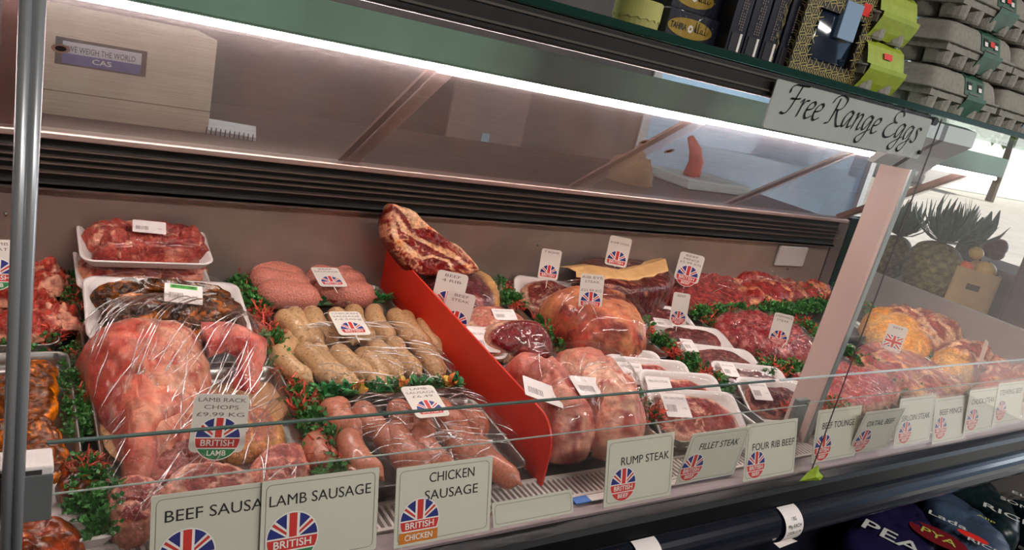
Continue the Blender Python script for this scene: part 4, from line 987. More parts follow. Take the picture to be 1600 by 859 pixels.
def tuft(rnd, R, green):
    """one curly sprig: short stems carrying many small leaflets (or thin coral branches)"""
    vs, fs = [], []
    n = 26 if green else 22
    for s_ in range(n):
        az = rnd.uniform(0, 2*PI); el = math.acos(rnd.uniform(.02, 1)); d = Vector((math.cos(az)*math.sin(el), math.sin(az)*math.sin(el), math.cos(el)))
        L = R*rnd.uniform(.7, 1.05)
        side = d.cross(Vector((rnd.uniform(-1, 1), rnd.uniform(-1, 1), rnd.uniform(-1, 1)))).normalized()
        b = len(vs); e = d*L; wv = side*(.0008 if green else .0011)
        vs += [-wv, wv, e+wv*.7, e-wv*.7]; fs.append((b, b+1, b+2, b+3))
        for k in range(9 if green else 5):
            f = rnd.uniform(.35, 1.0); o = d*(L*f)
            a = Vector((rnd.uniform(-1, 1), rnd.uniform(-1, 1), rnd.uniform(-.3, 1))).normalized()
            c = a.cross(Vector((rnd.uniform(-1, 1), rnd.uniform(-1, 1), rnd.uniform(-1, 1)))).normalized()
            b = len(vs)
            if green:
                l, w_ = rnd.uniform(.004, .0075), rnd.uniform(.002, .0032)
                vs += [o, o+a*l*.5+c*w_, o+a*l, o+a*l*.5-c*w_]
            else:
                l, w_ = rnd.uniform(.007, .013), .0011
                vs += [o-c*w_, o+c*w_, o+a*l+c*w_*.5, o+a*l-c*w_*.5]
            fs.append((b, b+1, b+2, b+3))
    return vs, fs
_r = random.Random(11)
TG = [tuft(_r, .026, True) for _ in range(6)]; TR = [tuft(_r, .024, False) for _ in range(4)]
def garnish(pts, label, h=.012, pat='GGRGR', step=.017, sc_=1.4, seed=0, group='curly parsley garnish strips'):
    """curly plastic parsley strip running along the deck; pts in the photograph"""
    P = [on_deck(x, y, h) for x, y in pts]; rnd = random.Random(seed+31)
    o = P[len(P)//2].copy(); base = Vector((o.x, o.y, deck_z(o.y)+.001))
    t = thing('parsley_garnish', label, 'plastic garnish', base, (0, 0, 0), group)
    g, r_, st = MB(), MB(), MB(); acc = 0; i = 0
    for a, b in zip(P[:-1], P[1:]):
        L = (b-a).length; s = -acc
        while s+step <= L+1e-6:
            s += step; c = a.lerp(b, s/L)-base; ch = pat[i % len(pat)]; i += 1
            src = rnd.choice(TG if ch == 'G' else TR); an = rnd.uniform(0, 2*PI); k = sc_*rnd.uniform(.85, 1.15); ca, sa = math.cos(an)*k, math.sin(an)*k
            ox, oy = rnd.uniform(-.006, .006), rnd.uniform(-.005, .005)
            (g if ch == 'G' else r_).add([(c.x+ox+v[0]*ca-v[1]*sa, c.y+oy+v[0]*sa+v[1]*ca, c.z+v[2]*k) for v in src[0]], src[1])
        acc = L-s
    st.tube([p-base for p in P], .0035, 6); st.build('stem', PARSLEY, t)
    if g.v: g.build('green_curls', PARSLEY, t)
    if r_.v: r_.build('red_sprigs', SPRIG, t)
garnish([(92, 392), (108, 440), (118, 520)], 'parsley strip with red sprigs between the post and the lamb packs', pat='GRGGR', seed=1, sc_=1.05)
garnish([(112, 545), (120, 600), (128, 690)], 'parsley strip between the marinated chops tray and the lamb shoulder', pat='GGRGGG', seed=2, sc_=.95)
garnish([(120, 715), (140, 740), (150, 755)], 'large feathery parsley bunch with red threads at the lower left', h=.03, pat='GRGG', seed=3, step=.018, sc_=1.1)
garnish([(110, 780), (140, 800), (170, 790), (150, 840)], 'loose parsley bunch hanging at the front below the lamb shoulder', h=.02, pat='GGG', seed=4, step=.02, sc_=1.2)
garnish([(0, 545), (50, 540), (96, 535)], 'flat green garnish lying between the two left trays', h=.015, pat='GGGR', seed=5)
garnish([(352, 402), (368, 432), (388, 470), (405, 505)], 'parsley strip with red tips between lamb packs and pink sausages', h=.014, pat='GRRGG', seed=6)
garnish([(418, 520), (432, 555), (448, 590)], 'parsley strip with red sprigs left of the chicken sausages', h=.016, pat='RRGG', seed=7)
garnish([(460, 605), (478, 640), (498, 685), (515, 730), (530, 765)], 'parsley strip with red coral sprigs left of the lamb sausages', h=.022, pat='RGGRRGGG', seed=8, sc_=1.45)
garnish([(745, 425), (780, 455), (815, 490)], 'parsley strip left of the T bone packs', h=.02, pat='GGRGG', seed=9)
garnish([(840, 500), (862, 530), (905, 562), (940, 592), (985, 628), (1025, 665)], 'long parsley strip between the rolled joints and the four rib joint', h=.03, pat='RGGGRG', seed=10, sc_=1.45)
garnish([(882, 425), (895, 445), (930, 468), (972, 498)], 'parsley strip in front of the dark beef block and the RIB EYE ticket', h=.02, pat='RGGGG', seed=11)
garnish([(985, 505), (1015, 530), (1055, 560), (1090, 585), (1130, 612)], 'parsley strip with pale red sprigs between sirloin packs and fillet packs', h=.02, pat='GGGRRG', seed=12)
garnish([(1085, 495), (1125, 490), (1165, 494)], 'green and red garnish running below the beef mince', h=.025, pat='GGGRG', seed=13, sc_=1.45)
garnish([(1100, 505), (1130, 525), (1170, 552), (1215, 585)], 'parsley strip with red sprigs left of the diced beef', h=.018, pat='RGGRGG', seed=14)
garnish([(1180, 590), (1215, 580), (1250, 582)], 'green garnish running in front of the diced beef by the pillar', h=.02, pat='GGGR', seed=15, sc_=1.45)
garnish([(1115, 425), (1150, 452), (1190, 475), (1200, 492)], 'parsley strip with red sprigs right of the beef mince', h=.02, pat='GGGRRG', seed=16)
garnish([(1205, 490), (1240, 486), (1285, 480)], 'green garnish with yellow and orange flecks in front of the bagged beef', h=.02, pat='GGGG', seed=17, sc_=1.45)
garnish([(1245, 505), (1270, 520), (1290, 540)], 'parsley strip right of the diced beef behind the pillar', h=.02, pat='RGGG', seed=18)
garnish([(1315, 550), (1345, 570), (1400, 600), (1440, 625)], 'parsley strip with red sprigs beyond the pillar', h=.02, pat='GGRRGGGRR', seed=19, sc_=1.45)
garnish([(1345, 480), (1380, 520), (1420, 550), (1465, 575)], 'parsley strip with red sprigs below the yellow fatted joints', h=.02, pat='GGGRGGRG', seed=20, sc_=1.45)
garnish([(1235, 650), (1290, 640), (1310, 635)], 'parsley and red sprigs at the foot of the pillar', h=.03, pat='RRGR', seed=21)
garnish([(1215, 480), (1222, 470), (1290, 455), (1300, 450)], 'dark parsley tufts beside the bagged beef near the corner', h=.02, pat='GG', seed=22, step=.05)
# ------------------------------------------------------------------ red divider
mb = MB(); prof = [(.835, .0)]; 
for k in range(9): a = PI/2*k/8; prof.append((.835+.05*(1-math.cos(a)), .062+.05*math.sin(a)))
prof += [(1.545, .118), (1.56, .118), (1.56, 0)]
rows = [[(xx, y, deck_z(y)+.001+z) for y, z in prof] for xx in (.7545, .7585)]
mb.loft(rows, True, True); tag(mb.build('red_divider', mat('red_plastic', (212, 44, 22), .42, nscale=30, namt=.05)), 'glossy red plastic divider board between the sausages and the beef', 'divider')

# ------------------------------------------------------------------ beef, left of the pillar
# standing rib of beef: outline and muscles drawn in the plane it leans in
def facet(Y, tl):
    """plane through depth Y at deck level leaning back by tl"""
    n = Vector((0, -math.cos(tl), math.sin(tl))); P0 = Vector((0, Y, deck_z(Y))); cam0 = Vector((0, 0, EYE)); up = Vector((0, math.sin(tl), math.cos(tl)))
    def f(px, py):
        d = ray(px, py); t = (P0-cam0).dot(n)/d.dot(n); q = cam0+d*t; return (q.x, (q-P0).dot(up))
    return f, P0, up
def im(pts, s=.2562, ox=580, oy=300): return [(ox+x*s, oy+y*s) for x, y in pts]
fc, P0, up = facet(1.40, .35)
RO = [fc(*p) for p in im([(95, 82), (130, 95), (215, 122), (262, 165), (310, 215), (375, 260), (440, 310), (500, 340), (560, 400), (628, 485), (560, 515), (420, 520), (250, 512), (180, 455), (100, 345), (65, 280), (55, 190), (80, 130)])]
FP = [[fc(*p) for p in im(q)] for q in ([(90, 74), (140, 92), (215, 118), (265, 160), (320, 215), (440, 305), (505, 338), (640, 490), (606, 478), (560, 415), (500, 362), (462, 342), (440, 318), (400, 282), (290, 232), (206, 236), (168, 165), (128, 112)],
   [(108, 128), (150, 196), (200, 268), (330, 330), (440, 372), (500, 420), (575, 478), (545, 486), (480, 432), (380, 384), (300, 340), (215, 300), (140, 250), (112, 190)], [(72, 200), (106, 204), (122, 290), (190, 345), (262, 405), (330, 392), (430, 428), (452, 486), (436, 486), (418, 440), (330, 408), (262, 424), (200, 400), (100, 320)])]
DKP = [[fc(*p) for p in im(q)] for q in ([(98, 92), (130, 116), (170, 168), (206, 240), (190, 256), (150, 200), (112, 130)], [(205, 240), (290, 240), (400, 290), (440, 360), (330, 330), (240, 290)], [(212, 296), (330, 352), (480, 424), (556, 484), (470, 480), (380, 425), (260, 355)], [(258, 424), (330, 408), (420, 438), (442, 490), (420, 512), (270, 505)])]
cx = sum(p[0] for p in catmull(RO, 4, True))/len(RO)/4; cy = sum(p[1] for p in catmull(RO, 4, True))/len(RO)/4
def rib_col(x, y, z, r, a):
    q = (x+cx+FB((x, y, 0), 60)*.003, y+cy+FB((x, y, 5), 60, 4)*.003)
    fat = mixc(lin((220, 160, 112)), lin((230, 190, 158)), .5+FB((x, y, z), 30)*1.4)
    if r > .93 and z < .030 and (math.cos(a) < .1 and math.sin(a) < .75): return mixc(lin((122, 34, 32)), lin((210, 150, 120)), sst(FB((x*1.5, y*1.5, z*3), 40, 6), .08, .2))
    if z < .024 and r > .93: return mixc(lin((226, 150, 66)), lin((190, 84, 50)), sst(FB((x, y, z), 30), .0, .3))
    for m_ in FP:
        if inside(q, m_): return mixc(fat, lin((206, 92, 52)), sst(FB((x, y, z), 34, 9), .22, .34))
    for m_ in DKP:
        if inside(q, m_): return mixc(lin((96, 20, 22)), lin((128, 34, 30)), .5+FB((x, y, z), 50, 3)*1.5)
    c = mixc(lin((136, 42, 36)), lin((108, 28, 28)), .5+FB((x, y, z), 44, 3)*1.6)
    return mixc(c, lin((222, 164, 130)), sst(abs(FB((x*1.2, y*2.2, z), 30, 8)), .10, .03)*.8)
t = thing('rib_of_beef', 'tall standing rib of beef with orange fat and dark red eye', 'beef joint', (0, P0.y, P0.z), (0, 0, 0))
lb = lump(RO, .035, p=7, amp=.002, nsc=40, col=rib_col, seed=2, na=150, nr=44, under=.9)
o = meat(t, 'meat', lb, FLD, (0, 0, 0), (PI/2-.35, 0, 0))
t.location = (cx, P0.y, P0.z); o.matrix_local = Matrix.Translation((-cx, 0, .004)) @ Matrix.Rotation(PI/2-.35, 4, 'X')
dk_col = lambda s: fatty(PURP, lin((72, 30, 38)), lin((150, 96, 92)), seed=s, s=18, thr=.14)
def tip_col(x, y, z, r, a): return mixc(dk_col(3)(x, y, z, r, a), lin((232, 178, 116)), sst(x, .055, .085))
piece('beef_joint', 'dark purple shrink wrapped joint with a yellow fat end behind two tickets', 'beef joint', [(642, 446), (680, 436), (740, 432), (776, 450), (778, 488), (730, 500), (670, 492), (650, 470)], .045, .085, tip_col, FLD, film_m=FILMT, seed=3)
steak = lambda s, m1=BEEF, m2=BEEFD, f=FAT, rim=.88, v=.10: cut(m1, m2, f, rim=rim, vein=v, vs=24, seed=s)
T1 = lambda s: cut(lin((104, 36, 36)), lin((140, 62, 56)), lin((226, 180, 156)), rim=.82, vein=.09, vs=34, seed=s)
pack(788, 446, .01, .185, .125, 'white foam tray of T bone steak leaning against the back panel', T1(2), th=.03, yaw=-14, tilt=34, lift=.03, seed=2, mw=.82, md=.86)
pack(858, 474, .012, .20, .12, 'white foam tray of T bone steak behind the RIB EYE ticket', T1(7), th=.03, yaw=-22, tilt=30, seed=7, mw=.86, md=.9, lab=(.065, .02, .04, .03, .1))
pack(768, 512, .045, .15, .10, 'wrapped grey pink steak pack with a barcode label behind the red divider', steak(5, lin((170, 96, 88)), lin((198, 130, 114)), lin((230, 190, 166)), .84), th=.03, yaw=-4, tilt=12, seed=5, lab=(.018, .0, .056, .032, -.05, 8), tray=False, mw=.96, md=.92)
pack(796, 545, .035, .15, .10, 'pink wrapped steak lying behind the round dark red joint', steak(9, lin((168, 84, 78)), lin((190, 110, 100)), FAT, .84), th=.028, yaw=-8, tilt=14, seed=9, tray=False, mw=.96, md=.92)
pack(752, 545, .04, .09, .08, 'small white foam pack with a barcode label against the red divider', steak(10), th=.012, yaw=-10, tilt=24, seed=10, lab=(-.004, .0, .062, .056, -.15, 0), group=None)
# round dark joint: cut face turned to the customer
fc2, P2, up2 = facet(1.16, .55)
FO = [fc2(*p) for p in [(757, 548), (772, 528), (800, 522), (835, 526), (853, 545), (857, 570), (845, 590), (815, 586), (780, 575), (760, 563)]]
c2x = sum(p[0] for p in catmull(FO, 4, True))/len(FO)/4; c2y = sum(p[1] for p in catmull(FO, 4, True))/len(FO)/4
t = thing('beef_joint', 'round rump joint with a dark red cut face and thin fat edge', 'beef joint', (c2x, P2.y, P2.z), (0, 0, 0))
o = meat(t, 'meat', lump(FO, .06, p=5, amp=.002, nsc=30, col=cut(lin((126, 26, 30)), lin((84, 20, 26)), lin((228, 182, 156)), rim=.92, vein=0, vs=14, seed=6), seed=6, na=64, nr=14, under=.7), FLD)
o.matrix_local = Matrix.Translation((-c2x, .035, .012)) @ Matrix.Rotation(PI/2-.55, 4, 'X')
o = meat(t, 'film', lump([(x*1.02-c2x*.02, y*1.02-c2y*.02) for x, y in FO], .063, p=5, amp=.002, nsc=30, seed=6, under=.7), FILMT)
o.matrix_local = Matrix.Translation((-c2x, .035, .012)) @ Matrix.Rotation(PI/2-.55, 4, 'X')
roll1 = fatty(lin((226, 170, 150)), lin((192, 104, 96)), lin((140, 58, 58)), seed=21, s=15, thr=.12, w_=.2, s2=20)
roll2 = fatty(lin((232, 186, 162)), lin((212, 138, 120)), lin((160, 76, 70)), seed=25, s=13, thr=.20, w_=.2, s2=18)
def rolled(px, h, thick, label, col, seed):
    piece('rolled_joint', label, 'beef joint', px, h, thick, col, SKIN, p=2.2, amp=.009, nsc=20, fold=.009, group='rolled joints at the front', seed=seed, film_m=FILMT, fscale=1.03, under=.25, na=80, nr=18)
rolled([(778, 590), (800, 578), (835, 590), (872, 622), (905, 660), (926, 692), (905, 708), (862, 704), (842, 680), (815, 635), (790, 610)], .04, .10, 'rolled beef joint with a ragged fatty end nearest the red divider', roll1, 3)
rolled([(852, 578), (880, 566), (915, 576), (955, 602), (985, 640), (1004, 680), (990, 700), (955, 704), (920, 690), (885, 648), (860, 612)], .04, .10, 'rolled beef joint with smooth cream lobes behind the RUMP STEAK ticket', roll2, 8)
def loose_label(px, py, h, w_, hh, yaw, tilt, roll, label, lines=(), green=None):
    c = on_deck(px, py, h); o = barcode(None, w_, hh, c, (DR+math.radians(tilt), roll, yaw), lines); tag(o, label, 'barcode label', 'barcode labels lying on wrapped joints')
loose_label(848, 612, .118, .075, .05, -.35, 10, .25, 'white barcode label on the rolled joint nearest the divider')
loose_label(926, 604, .118, .085, .05, -.05, 12, .1, 'white barcode label on the rolled joint behind the RUMP STEAK ticket')
fr = fatty(lin((212, 150, 112)), lin((192, 112, 86)), lin((108, 44, 38)), seed=33, s=14, thr=.15, w_=.15, s2=17)
def fr_col(x, y, z, r, a):
    c = fr(x, y, z, r, a)
    return mixc(c, lin((116, 36, 34)), sst(-x-.7*y, .075, .11)*(.6+.6*abs(N((x, y, z), 50))))
piece('four_rib_joint', 'large four rib beef joint with golden fat in glossy shrink wrap', 'beef joint', [(838, 488), (862, 474), (920, 474), (966, 482), (998, 520), (1006, 550), (985, 556), (915, 556), (885, 540), (856, 510)], .05, .105, fr_col, SKIN, p=2.8, amp=.006, nsc=16, film_m=FILMT, seed=33, under=.2, na=84, nr=19, fold=.008)
# leaning sirloin packs
SR = lambda s: steak(s, lin((112, 30, 34)), lin((146, 54, 52)), lin((228, 170, 150)), .82, .09)
pack(985, 583, .02, .15, .10, 'white steak pack with a barcode label leaning behind the front sirloin packs', SR(3), yaw=-14, tilt=24, seed=3, lab=(-.055, .01, .045, .035, -.1), name='meat_pack')
pack(1015, 606, .018, .20, .125, 'second wrapped SIRLOIN STEAK pack from the four rib joint', SR(5), yaw=-14, tilt=26, seed=5, lab=(-.055, .015, .06, .055, -.12, 0), mw=.8, md=.8)
pack(1062, 628, .02, .20, .125, 'middle leaning SIRLOIN STEAK pack with a bright film streak', SR(8), yaw=-14, tilt=26, seed=8, lab=(-.06, .012, .06, .058, -.12, 0), mw=.8, md=.8)
pack(1085, 662, .022, .215, .135, 'nearest leaning SIRLOIN STEAK pack showing two dark steaks', SR(12), yaw=-14, tilt=24, seed=12, lab=(-.055, .020, .058, .055, -.12, 0), mw=.86, md=.82, th=.022)
# silverside with brown paper, and dark packs
piece('beef_block', 'dark red beef block under a sheet of brown paper', 'beef joint', [(888, 445), (905, 428), (980, 430), (1030, 440), (1046, 456), (1038, 474), (985, 486), (935, 476), (900, 462)], .05, .10, cut(lin((82, 20, 22)), lin((58, 13, 17)), lin((180, 110, 90)), rim=2, vein=.02, vs=9, seed=41), FLD, p=7, seed=41, amp=.003, fold=0.)
c0 = [on_y(*p, 1.52) for p in ((876, 424), (930, 432), (985, 440), (1030, 434))]
pa = [(888, 418), (925, 414), (975, 422), (1015, 412), (1040, 404)]; pbm = [(900, 424), (945, 430), (985, 436), (1020, 428), (1044, 420)]
mb = MB(); r0 = [on_deck(x, y, .118+.004*(i % 2)) for i, (x, y) in enumerate(pbm)]; r1 = [on_deck(x, y, .124) for x, y in pa]; r2 = [v+Vector((-.004, .03, -.008)) for v in r1]
mb.loft([[v-Vector((0, .006, .012)) for v in r0], r0, r1, r2], closed=False); mb.loft([[v-Vector((0, .006, .0128)) for v in r0], [v-Vector((0, 0, .0008)) for v in r0], [v-Vector((0, 0, .0008)) for v in r1], [v-Vector((0, 0, .0008)) for v in r2]], closed=False)
tag(mb.build('brown_paper', mat('brown_paper', (206, 160, 104), .65, nscale=40, namt=.1)), 'folded sheet of brown paper on top of the dark beef block', 'paper')
DKS = lambda s: steak(s, lin((98, 38, 42)), lin((68, 26, 32)), lin((180, 120, 106)), .93, .05)
pack(1020, 502, .012, .21, .11, 'flat wrapped dark steak pack in front of the dark beef block', DKS(2), yaw=-16, tilt=6, seed=22, mw=.92, md=.9, lab=(-.075, .02, .05, .03, .1), th=.02)
pack(1078, 538, .012, .215, .12, 'white foam tray of dark purple meat under the small pouched ticket', DKS(4), yaw=-18, tilt=6, seed=24, mw=.78, md=.72, lab=(-.08, .03, .045, .04, .1), th=.026)
pack(1122, 574, .012, .215, .12, 'white foam tray of dark purple meat in the middle of the fillet row', DKS(6), yaw=-18, tilt=8, seed=26, mw=.8, md=.76, lab=(-.085, .028, .035, .05, .1), th=.026)
pack(1172, 606, .014, .20, .12, 'white wrapped foam tray of dark steak third along the fillet row', DKS(8), yaw=-17, tilt=14, seed=28, mw=.8, md=.72, lab=(-.065, .02, .04, .045, -.1), th=.022)
pack(1210, 634, .016, .20, .12, 'white wrapped steak tray with a slanted label at the pillar foot', DKS(10), yaw=-14, tilt=22, seed=30, mw=.84, md=.72, lab=(-.055, .015, .05, .05, -.2, 0), th=.022)
# minced, diced and bagged beef
MIN = fatty(lin((148, 44, 46)), lin((184, 78, 74)), lin((104, 28, 32)), seed=51, s=60, thr=.1, w_=.15, s2=120)
def tilt_zf(x, y, r, a): return .45+.55*sst(y, -.12, .1)
piece('minced_beef', 'wrapped mound of red minced beef under the BEEF MINCE ticket', 'minced beef', [(1045, 442), (1062, 424), (1100, 418), (1136, 436), (1170, 466), (1176, 480), (1120, 484), (1060, 482), (1042, 466)], .035, .07, MIN, FLM, film_m=FILMT, seed=51, ridge=.006, zf=tilt_zf, p=3, part_name='mince')
DIC = cut(lin((112, 24, 34)), lin((150, 46, 52)), lin((206, 130, 124)), rim=.99, vein=.10, vs=60, seed=61)
piece('diced_beef', 'creased film pack of red diced beef left of the pillar', 'diced beef', [(1110, 506), (1150, 496), (1200, 504), (1245, 524), (1268, 548), (1262, 566), (1205, 566), (1160, 545), (1125, 526)], .03, .06, DIC, FL, film_m=FILMC, seed=61, ridge=.016, part_name='cubes', p=3.5, nsc=40)
BAG = cut(lin((142, 40, 42)), lin((176, 72, 68)), lin((228, 168, 130)), rim=.99, vein=.14, vs=13, seed=71, patches=.06)
def bag(px, h, th, label, seed, col=None, fm=None):
    piece('bagged_beef', label, 'beef pieces', px, h, th, col or cut(lin((122, 28, 32)), lin((156, 52, 50)), lin((222, 152, 110)), rim=.99, vein=.15, vs=12, seed=seed, patches=.06), FL, film_m=fm or FILM, seed=seed, ridge=.012, group=None, p=2.4, amp=.009, nsc=22)
bag([(1122, 422), (1150, 408), (1195, 408), (1225, 428), (1222, 446), (1165, 448), (1130, 438)], .05, .085, 'bag of red beef with yellow fat against the back panel', 71)
bag([(1135, 448), (1180, 430), (1235, 442), (1262, 466), (1255, 478), (1200, 478), (1155, 468)], .03, .06, 'clear bag of marbled beef pieces in front of the taller bag', 74)
bag([(1215, 424), (1245, 420), (1290, 440), (1300, 455), (1270, 462), (1235, 450)], .04, .05, 'ragged beef pieces with yellow fat next to the pillar', 77)
bag([(1250, 580), (1262, 588), (1258, 600), (1240, 602), (1232, 592)], .03, .03, 'small pale pink meat piece beside the pillar', 79)
# beyond the pillar
piece('steak_pack', 'flat wrapped red steaks beyond the pillar foot', 'meat pack', [(1285, 572), (1320, 575), (1375, 595), (1405, 618), (1380, 640), (1310, 640), (1280, 610)], .02, .04, cut(lin((168, 58, 62)), lin((190, 88, 84)), lin((232, 180, 160)), rim=.93, vein=.06, vs=14, seed=81), FL, film_m=FILMC, p=5, seed=81)
piece('wrapped_sirloin', 'long wrapped sirloin with creamy fat under streaky shiny film', 'beef joint', [(1330, 552), (1365, 540), (1420, 560), (1465, 582), (1506, 606), (1496, 622), (1440, 625), (1400, 600), (1355, 576)], .03, .055, cut(lin((138, 54, 60)), lin((196, 112, 100)), lin((236, 176, 130)), rim=.95, vein=.2, vs=14, seed=83), FL, film_m=FILMC, p=4, seed=83)
def YF(s):
    red = cut(lin((118, 28, 32)), lin((156, 60, 54)), lin((226, 176, 140)), rim=.99, vein=.24, vs=13, seed=s); yel = fatty(lin((224, 146, 66)), lin((230, 178, 116)), None, seed=s, s=16)
    return lambda x, y, z, r, a: mixc(yel(x, y, z, r, a), red(x, y, z, r, a), sst(x-.35*y+FB((x, y, z), 20, s)*.06, -.10, -.06))
def yj(px, h, th, label, seed): piece('beef_joint', label, 'beef joint', px, h, th, YF(seed), FLD, p=2.4, amp=.011, nsc=26, group=None, seed=seed, ridge=.008)
yj([(1345, 498), (1360, 484), (1400, 484), (1450, 494), (1498, 512), (1510, 528), (1475, 548), (1430, 552), (1390, 540), (1360, 520)], .05, .09, 'ragged beef joint with orange fat left end behind the flag ticket', 86)
yj([(1452, 556), (1480, 542), (1530, 546), (1550, 565), (1530, 590), (1490, 602), (1462, 590)], .04, .085, 'beef joint with a smooth orange fat flank next to the white edge on ticket', 93)
for i, (q, l) in enumerate((([(1518, 590), (1540, 568), (1575, 572), (1580, 600), (1545, 618)], 'pink chunk of stewing beef left of the pair at the far end'), ([(1560, 590), (1590, 560), (1650, 566), (1650, 606), (1590, 612)], 'darker chunk of stewing beef cut by the right edge of the picture'), ([(1540, 560), (1575, 545), (1640, 545), (1640, 570), (1575, 572)], 'fatty chunk of stewing beef behind the pair at the far end'))):
    piece('stewing_beef', l, 'beef piece', q, .03, .06, cut(lin((168, 62, 66)), lin((204, 112, 104)), lin((236, 178, 140)), rim=.97, vein=.12, vs=16, seed=95+i), FL, p=2.4, amp=.008, seed=95+i)
# tickets standing among the beef
def dk_y(px, py, h): return on_deck(px, py, h).y
ticket(702, 456, 1.325, 62, ['BEEF', '4 RIB', ''], 'white ticket standing behind the STEAK ticket at the red divider', asp=.76, tilt=4, roll=-.03)
ticket(715, 486, 1.285, 60, ['BEEF', 'STEAK', '', ''], 'white STEAK ticket half hidden just behind the red divider', asp=.72, tilt=4, roll=-.06)
ticket(859, 413, dk_y(855, 440, .09), 46, ['T BONE', '', '', ''], 'white T BONE ticket standing above the T bone trays', foot=None, asp=.66, tilt=6, roll=.06)
ticket(924, 455, dk_y(920, 480, .12), 52, ['RIB EYE', 'STEAK', '', '£21.99 KG'], 'white RIB EYE STEAK ticket leaning on the four rib joint', asp=.68, tilt=8, roll=.14)
ticket(966, 393, dk_y(966, 420, .11), 45, ['', 'RUMP STEAK', '', ''], 'white ticket standing highest over the brown paper', foot=None, asp=.74, tilt=5, roll=.03)
ticket(1077, 418, dk_y(1080, 440, .075), 43, ['BEEF', 'MINCE', '£5.99 KG', ''], 'white BEEF MINCE £5.99 ticket standing on the minced beef', asp=.86, tilt=6)
ticket(1062, 482, dk_y(1062, 510, .05), 48, ['BEEF', '', '', ''], 'narrow ticket in a clear pouch above a dark purple meat tray', asp=.52, tilt=8, roll=.10, pouch=True, bfrac=.42)
ticket(1220, 514, dk_y(1222, 538, .06), 47, ['STEWING', 'STEAK', '', ''], 'white ticket standing on the creased diced beef pack', asp=.60, tilt=6, roll=.04, bfrac=.42)
ticket(1397, 530, dk_y(1397, 552, .05), 44, ['BEEF', '', '', ''], 'white ticket with a whole flag in front of the orange fatted joint', asp=.62, tilt=4, full=True, bfrac=.34, by=.42)
ticket(1537, 548, dk_y(1540, 560, .11), 32, ['', '', '', ''], 'white ticket seen edge on above the far beef joint', asp=.7, tilt=4, yaw=.62, bfrac=.34)
# ------------------------------------------------------------------ FREE RANGE EGGS sign
GLY = {'F': ([[(.06, .50), (.04, .62), (.16, .71), (.36, .72), (.66, .74)], [(.40, .72), (.36, .45), (.30, .12), (.18, .0), (.04, .02)], [(.18, .38), (.36, .39), (.52, .42)]], .56),
 'r': ([[(.02, .34), (.10, .43), (.11, .2), (.10, .0)], [(.10, .24), (.20, .40), (.31, .42)]], .30),
 'e': ([[(.04, .20), (.22, .25), (.29, .36), (.20, .43), (.07, .32), (.05, .12), (.15, .0), (.32, .09)]], .32),
 'a': ([[(.32, .38), (.20, .43), (.06, .26), (.07, .05), (.17, .03), (.32, .33)], [(.34, .42), (.31, .10), (.36, .01), (.46, .09)]], .44),
 'n': ([[(.02, .36), (.09, .43), (.09, .2), (.07, .0)], [(.09, .24), (.22, .41), (.31, .37), (.29, .08), (.35, .01), (.44, .09)]], .43),
 'g': ([[(.32, .38), (.20, .43), (.06, .28), (.07, .08), (.17, .06), (.32, .33)], [(.34, .42), (.31, .0), (.22, -.26), (.08, -.30), (.0, -.20), (.12, -.08), (.42, .09)]], .43),
 'R': ([[(.22, .66), (.22, .30), (.18, .04), (.04, .0)], [(.0, .52), (.06, .66), (.26, .75), (.50, .68), (.50, .50), (.38, .39), (.22, .37)], [(.30, .37), (.42, .14), (.56, -.02), (.72, .02)]], .66),
 'E': ([[(.62, .62), (.52, .74), (.32, .70), (.24, .56), (.32, .44), (.46, .41)], [(.34, .42), (.12, .30), (.06, .12), (.20, -.01), (.42, .02), (.58, .14)]], .56),
 's': ([[(.30, .37), (.20, .43), (.10, .36), (.20, .22), (.22, .07), (.12, .0), (.0, .05)]], .30), ' ': ([], .24)}
a_, b_ = on_y(1197, 200, .735), on_y(1449, 243, .735)
xs0, xs1 = on_y(1212, 122, .735).x, on_y(1449, 200, .735).x; zt, zb = on_y(1212, 122, .735).z, a_.z
w_, h_ = xs1-xs0, zt-zb
t = thing('egg_sign', 'grey Free Range Eggs sign in wrinkled plastic hung from the top shelf', 'sign', (xs0+w_/2, .7335, zb)); t.rotation_euler = (PI/2, 0, 0)
MB().loft([rrect(-w_/2, w_/2, 0, h_, .004, 0), rrect(-w_/2, w_/2, 0, h_, .004, .002)], True, True).build('board', mat('sign_grey', (168, 172, 166), .5, nscale=12, namt=.05), t)
tx = MB(); S_ = w_/6.95; x = -w_/2+w_*.055
for ch in 'Free Range Eggs':
    st, adv = GLY[ch]; pen(tx, st, S_*.085, x, h_*.36, S_, .0026, slant=.28); x += adv*S_*1.02
tx.build('lettering', INK, t)
fm_ = MB(); nx, ny = 40, 14
for j in range(ny+1):
    for i in range(nx+1):
        u, v = i/nx, j/ny; fm_.v.append((-w_/2-.004+(w_+.008)*u, -.004+(h_+.012)*v, .0045+.0012*abs(mnoise.noise(Vector((u*22, v*2.5, 1))))))
for j in range(ny):
    for i in range(nx): a = j*(nx+1)+i; fm_.f.append((a, a+1, a+nx+2, a+nx+1)); fm_.m.append(0)
fm_.build('plastic_sleeve', FILMT, t, True)
MB().tube([(w_/2-.008, .012, .003), (w_/2-.008, .012, .007)], .0035, 10).build('button', INK, t)
p = on_y(1462, 190, .733); mb = MB().tube([(p.x, .732, p.z), (p.x, .742, p.z)], .007, 14); tag(mb.build('shelf_bolt', mat('bolt_dark', (52, 46, 44), .3, .6)), 'dark round bolt head beside the Free Range Eggs sign', 'bolt')
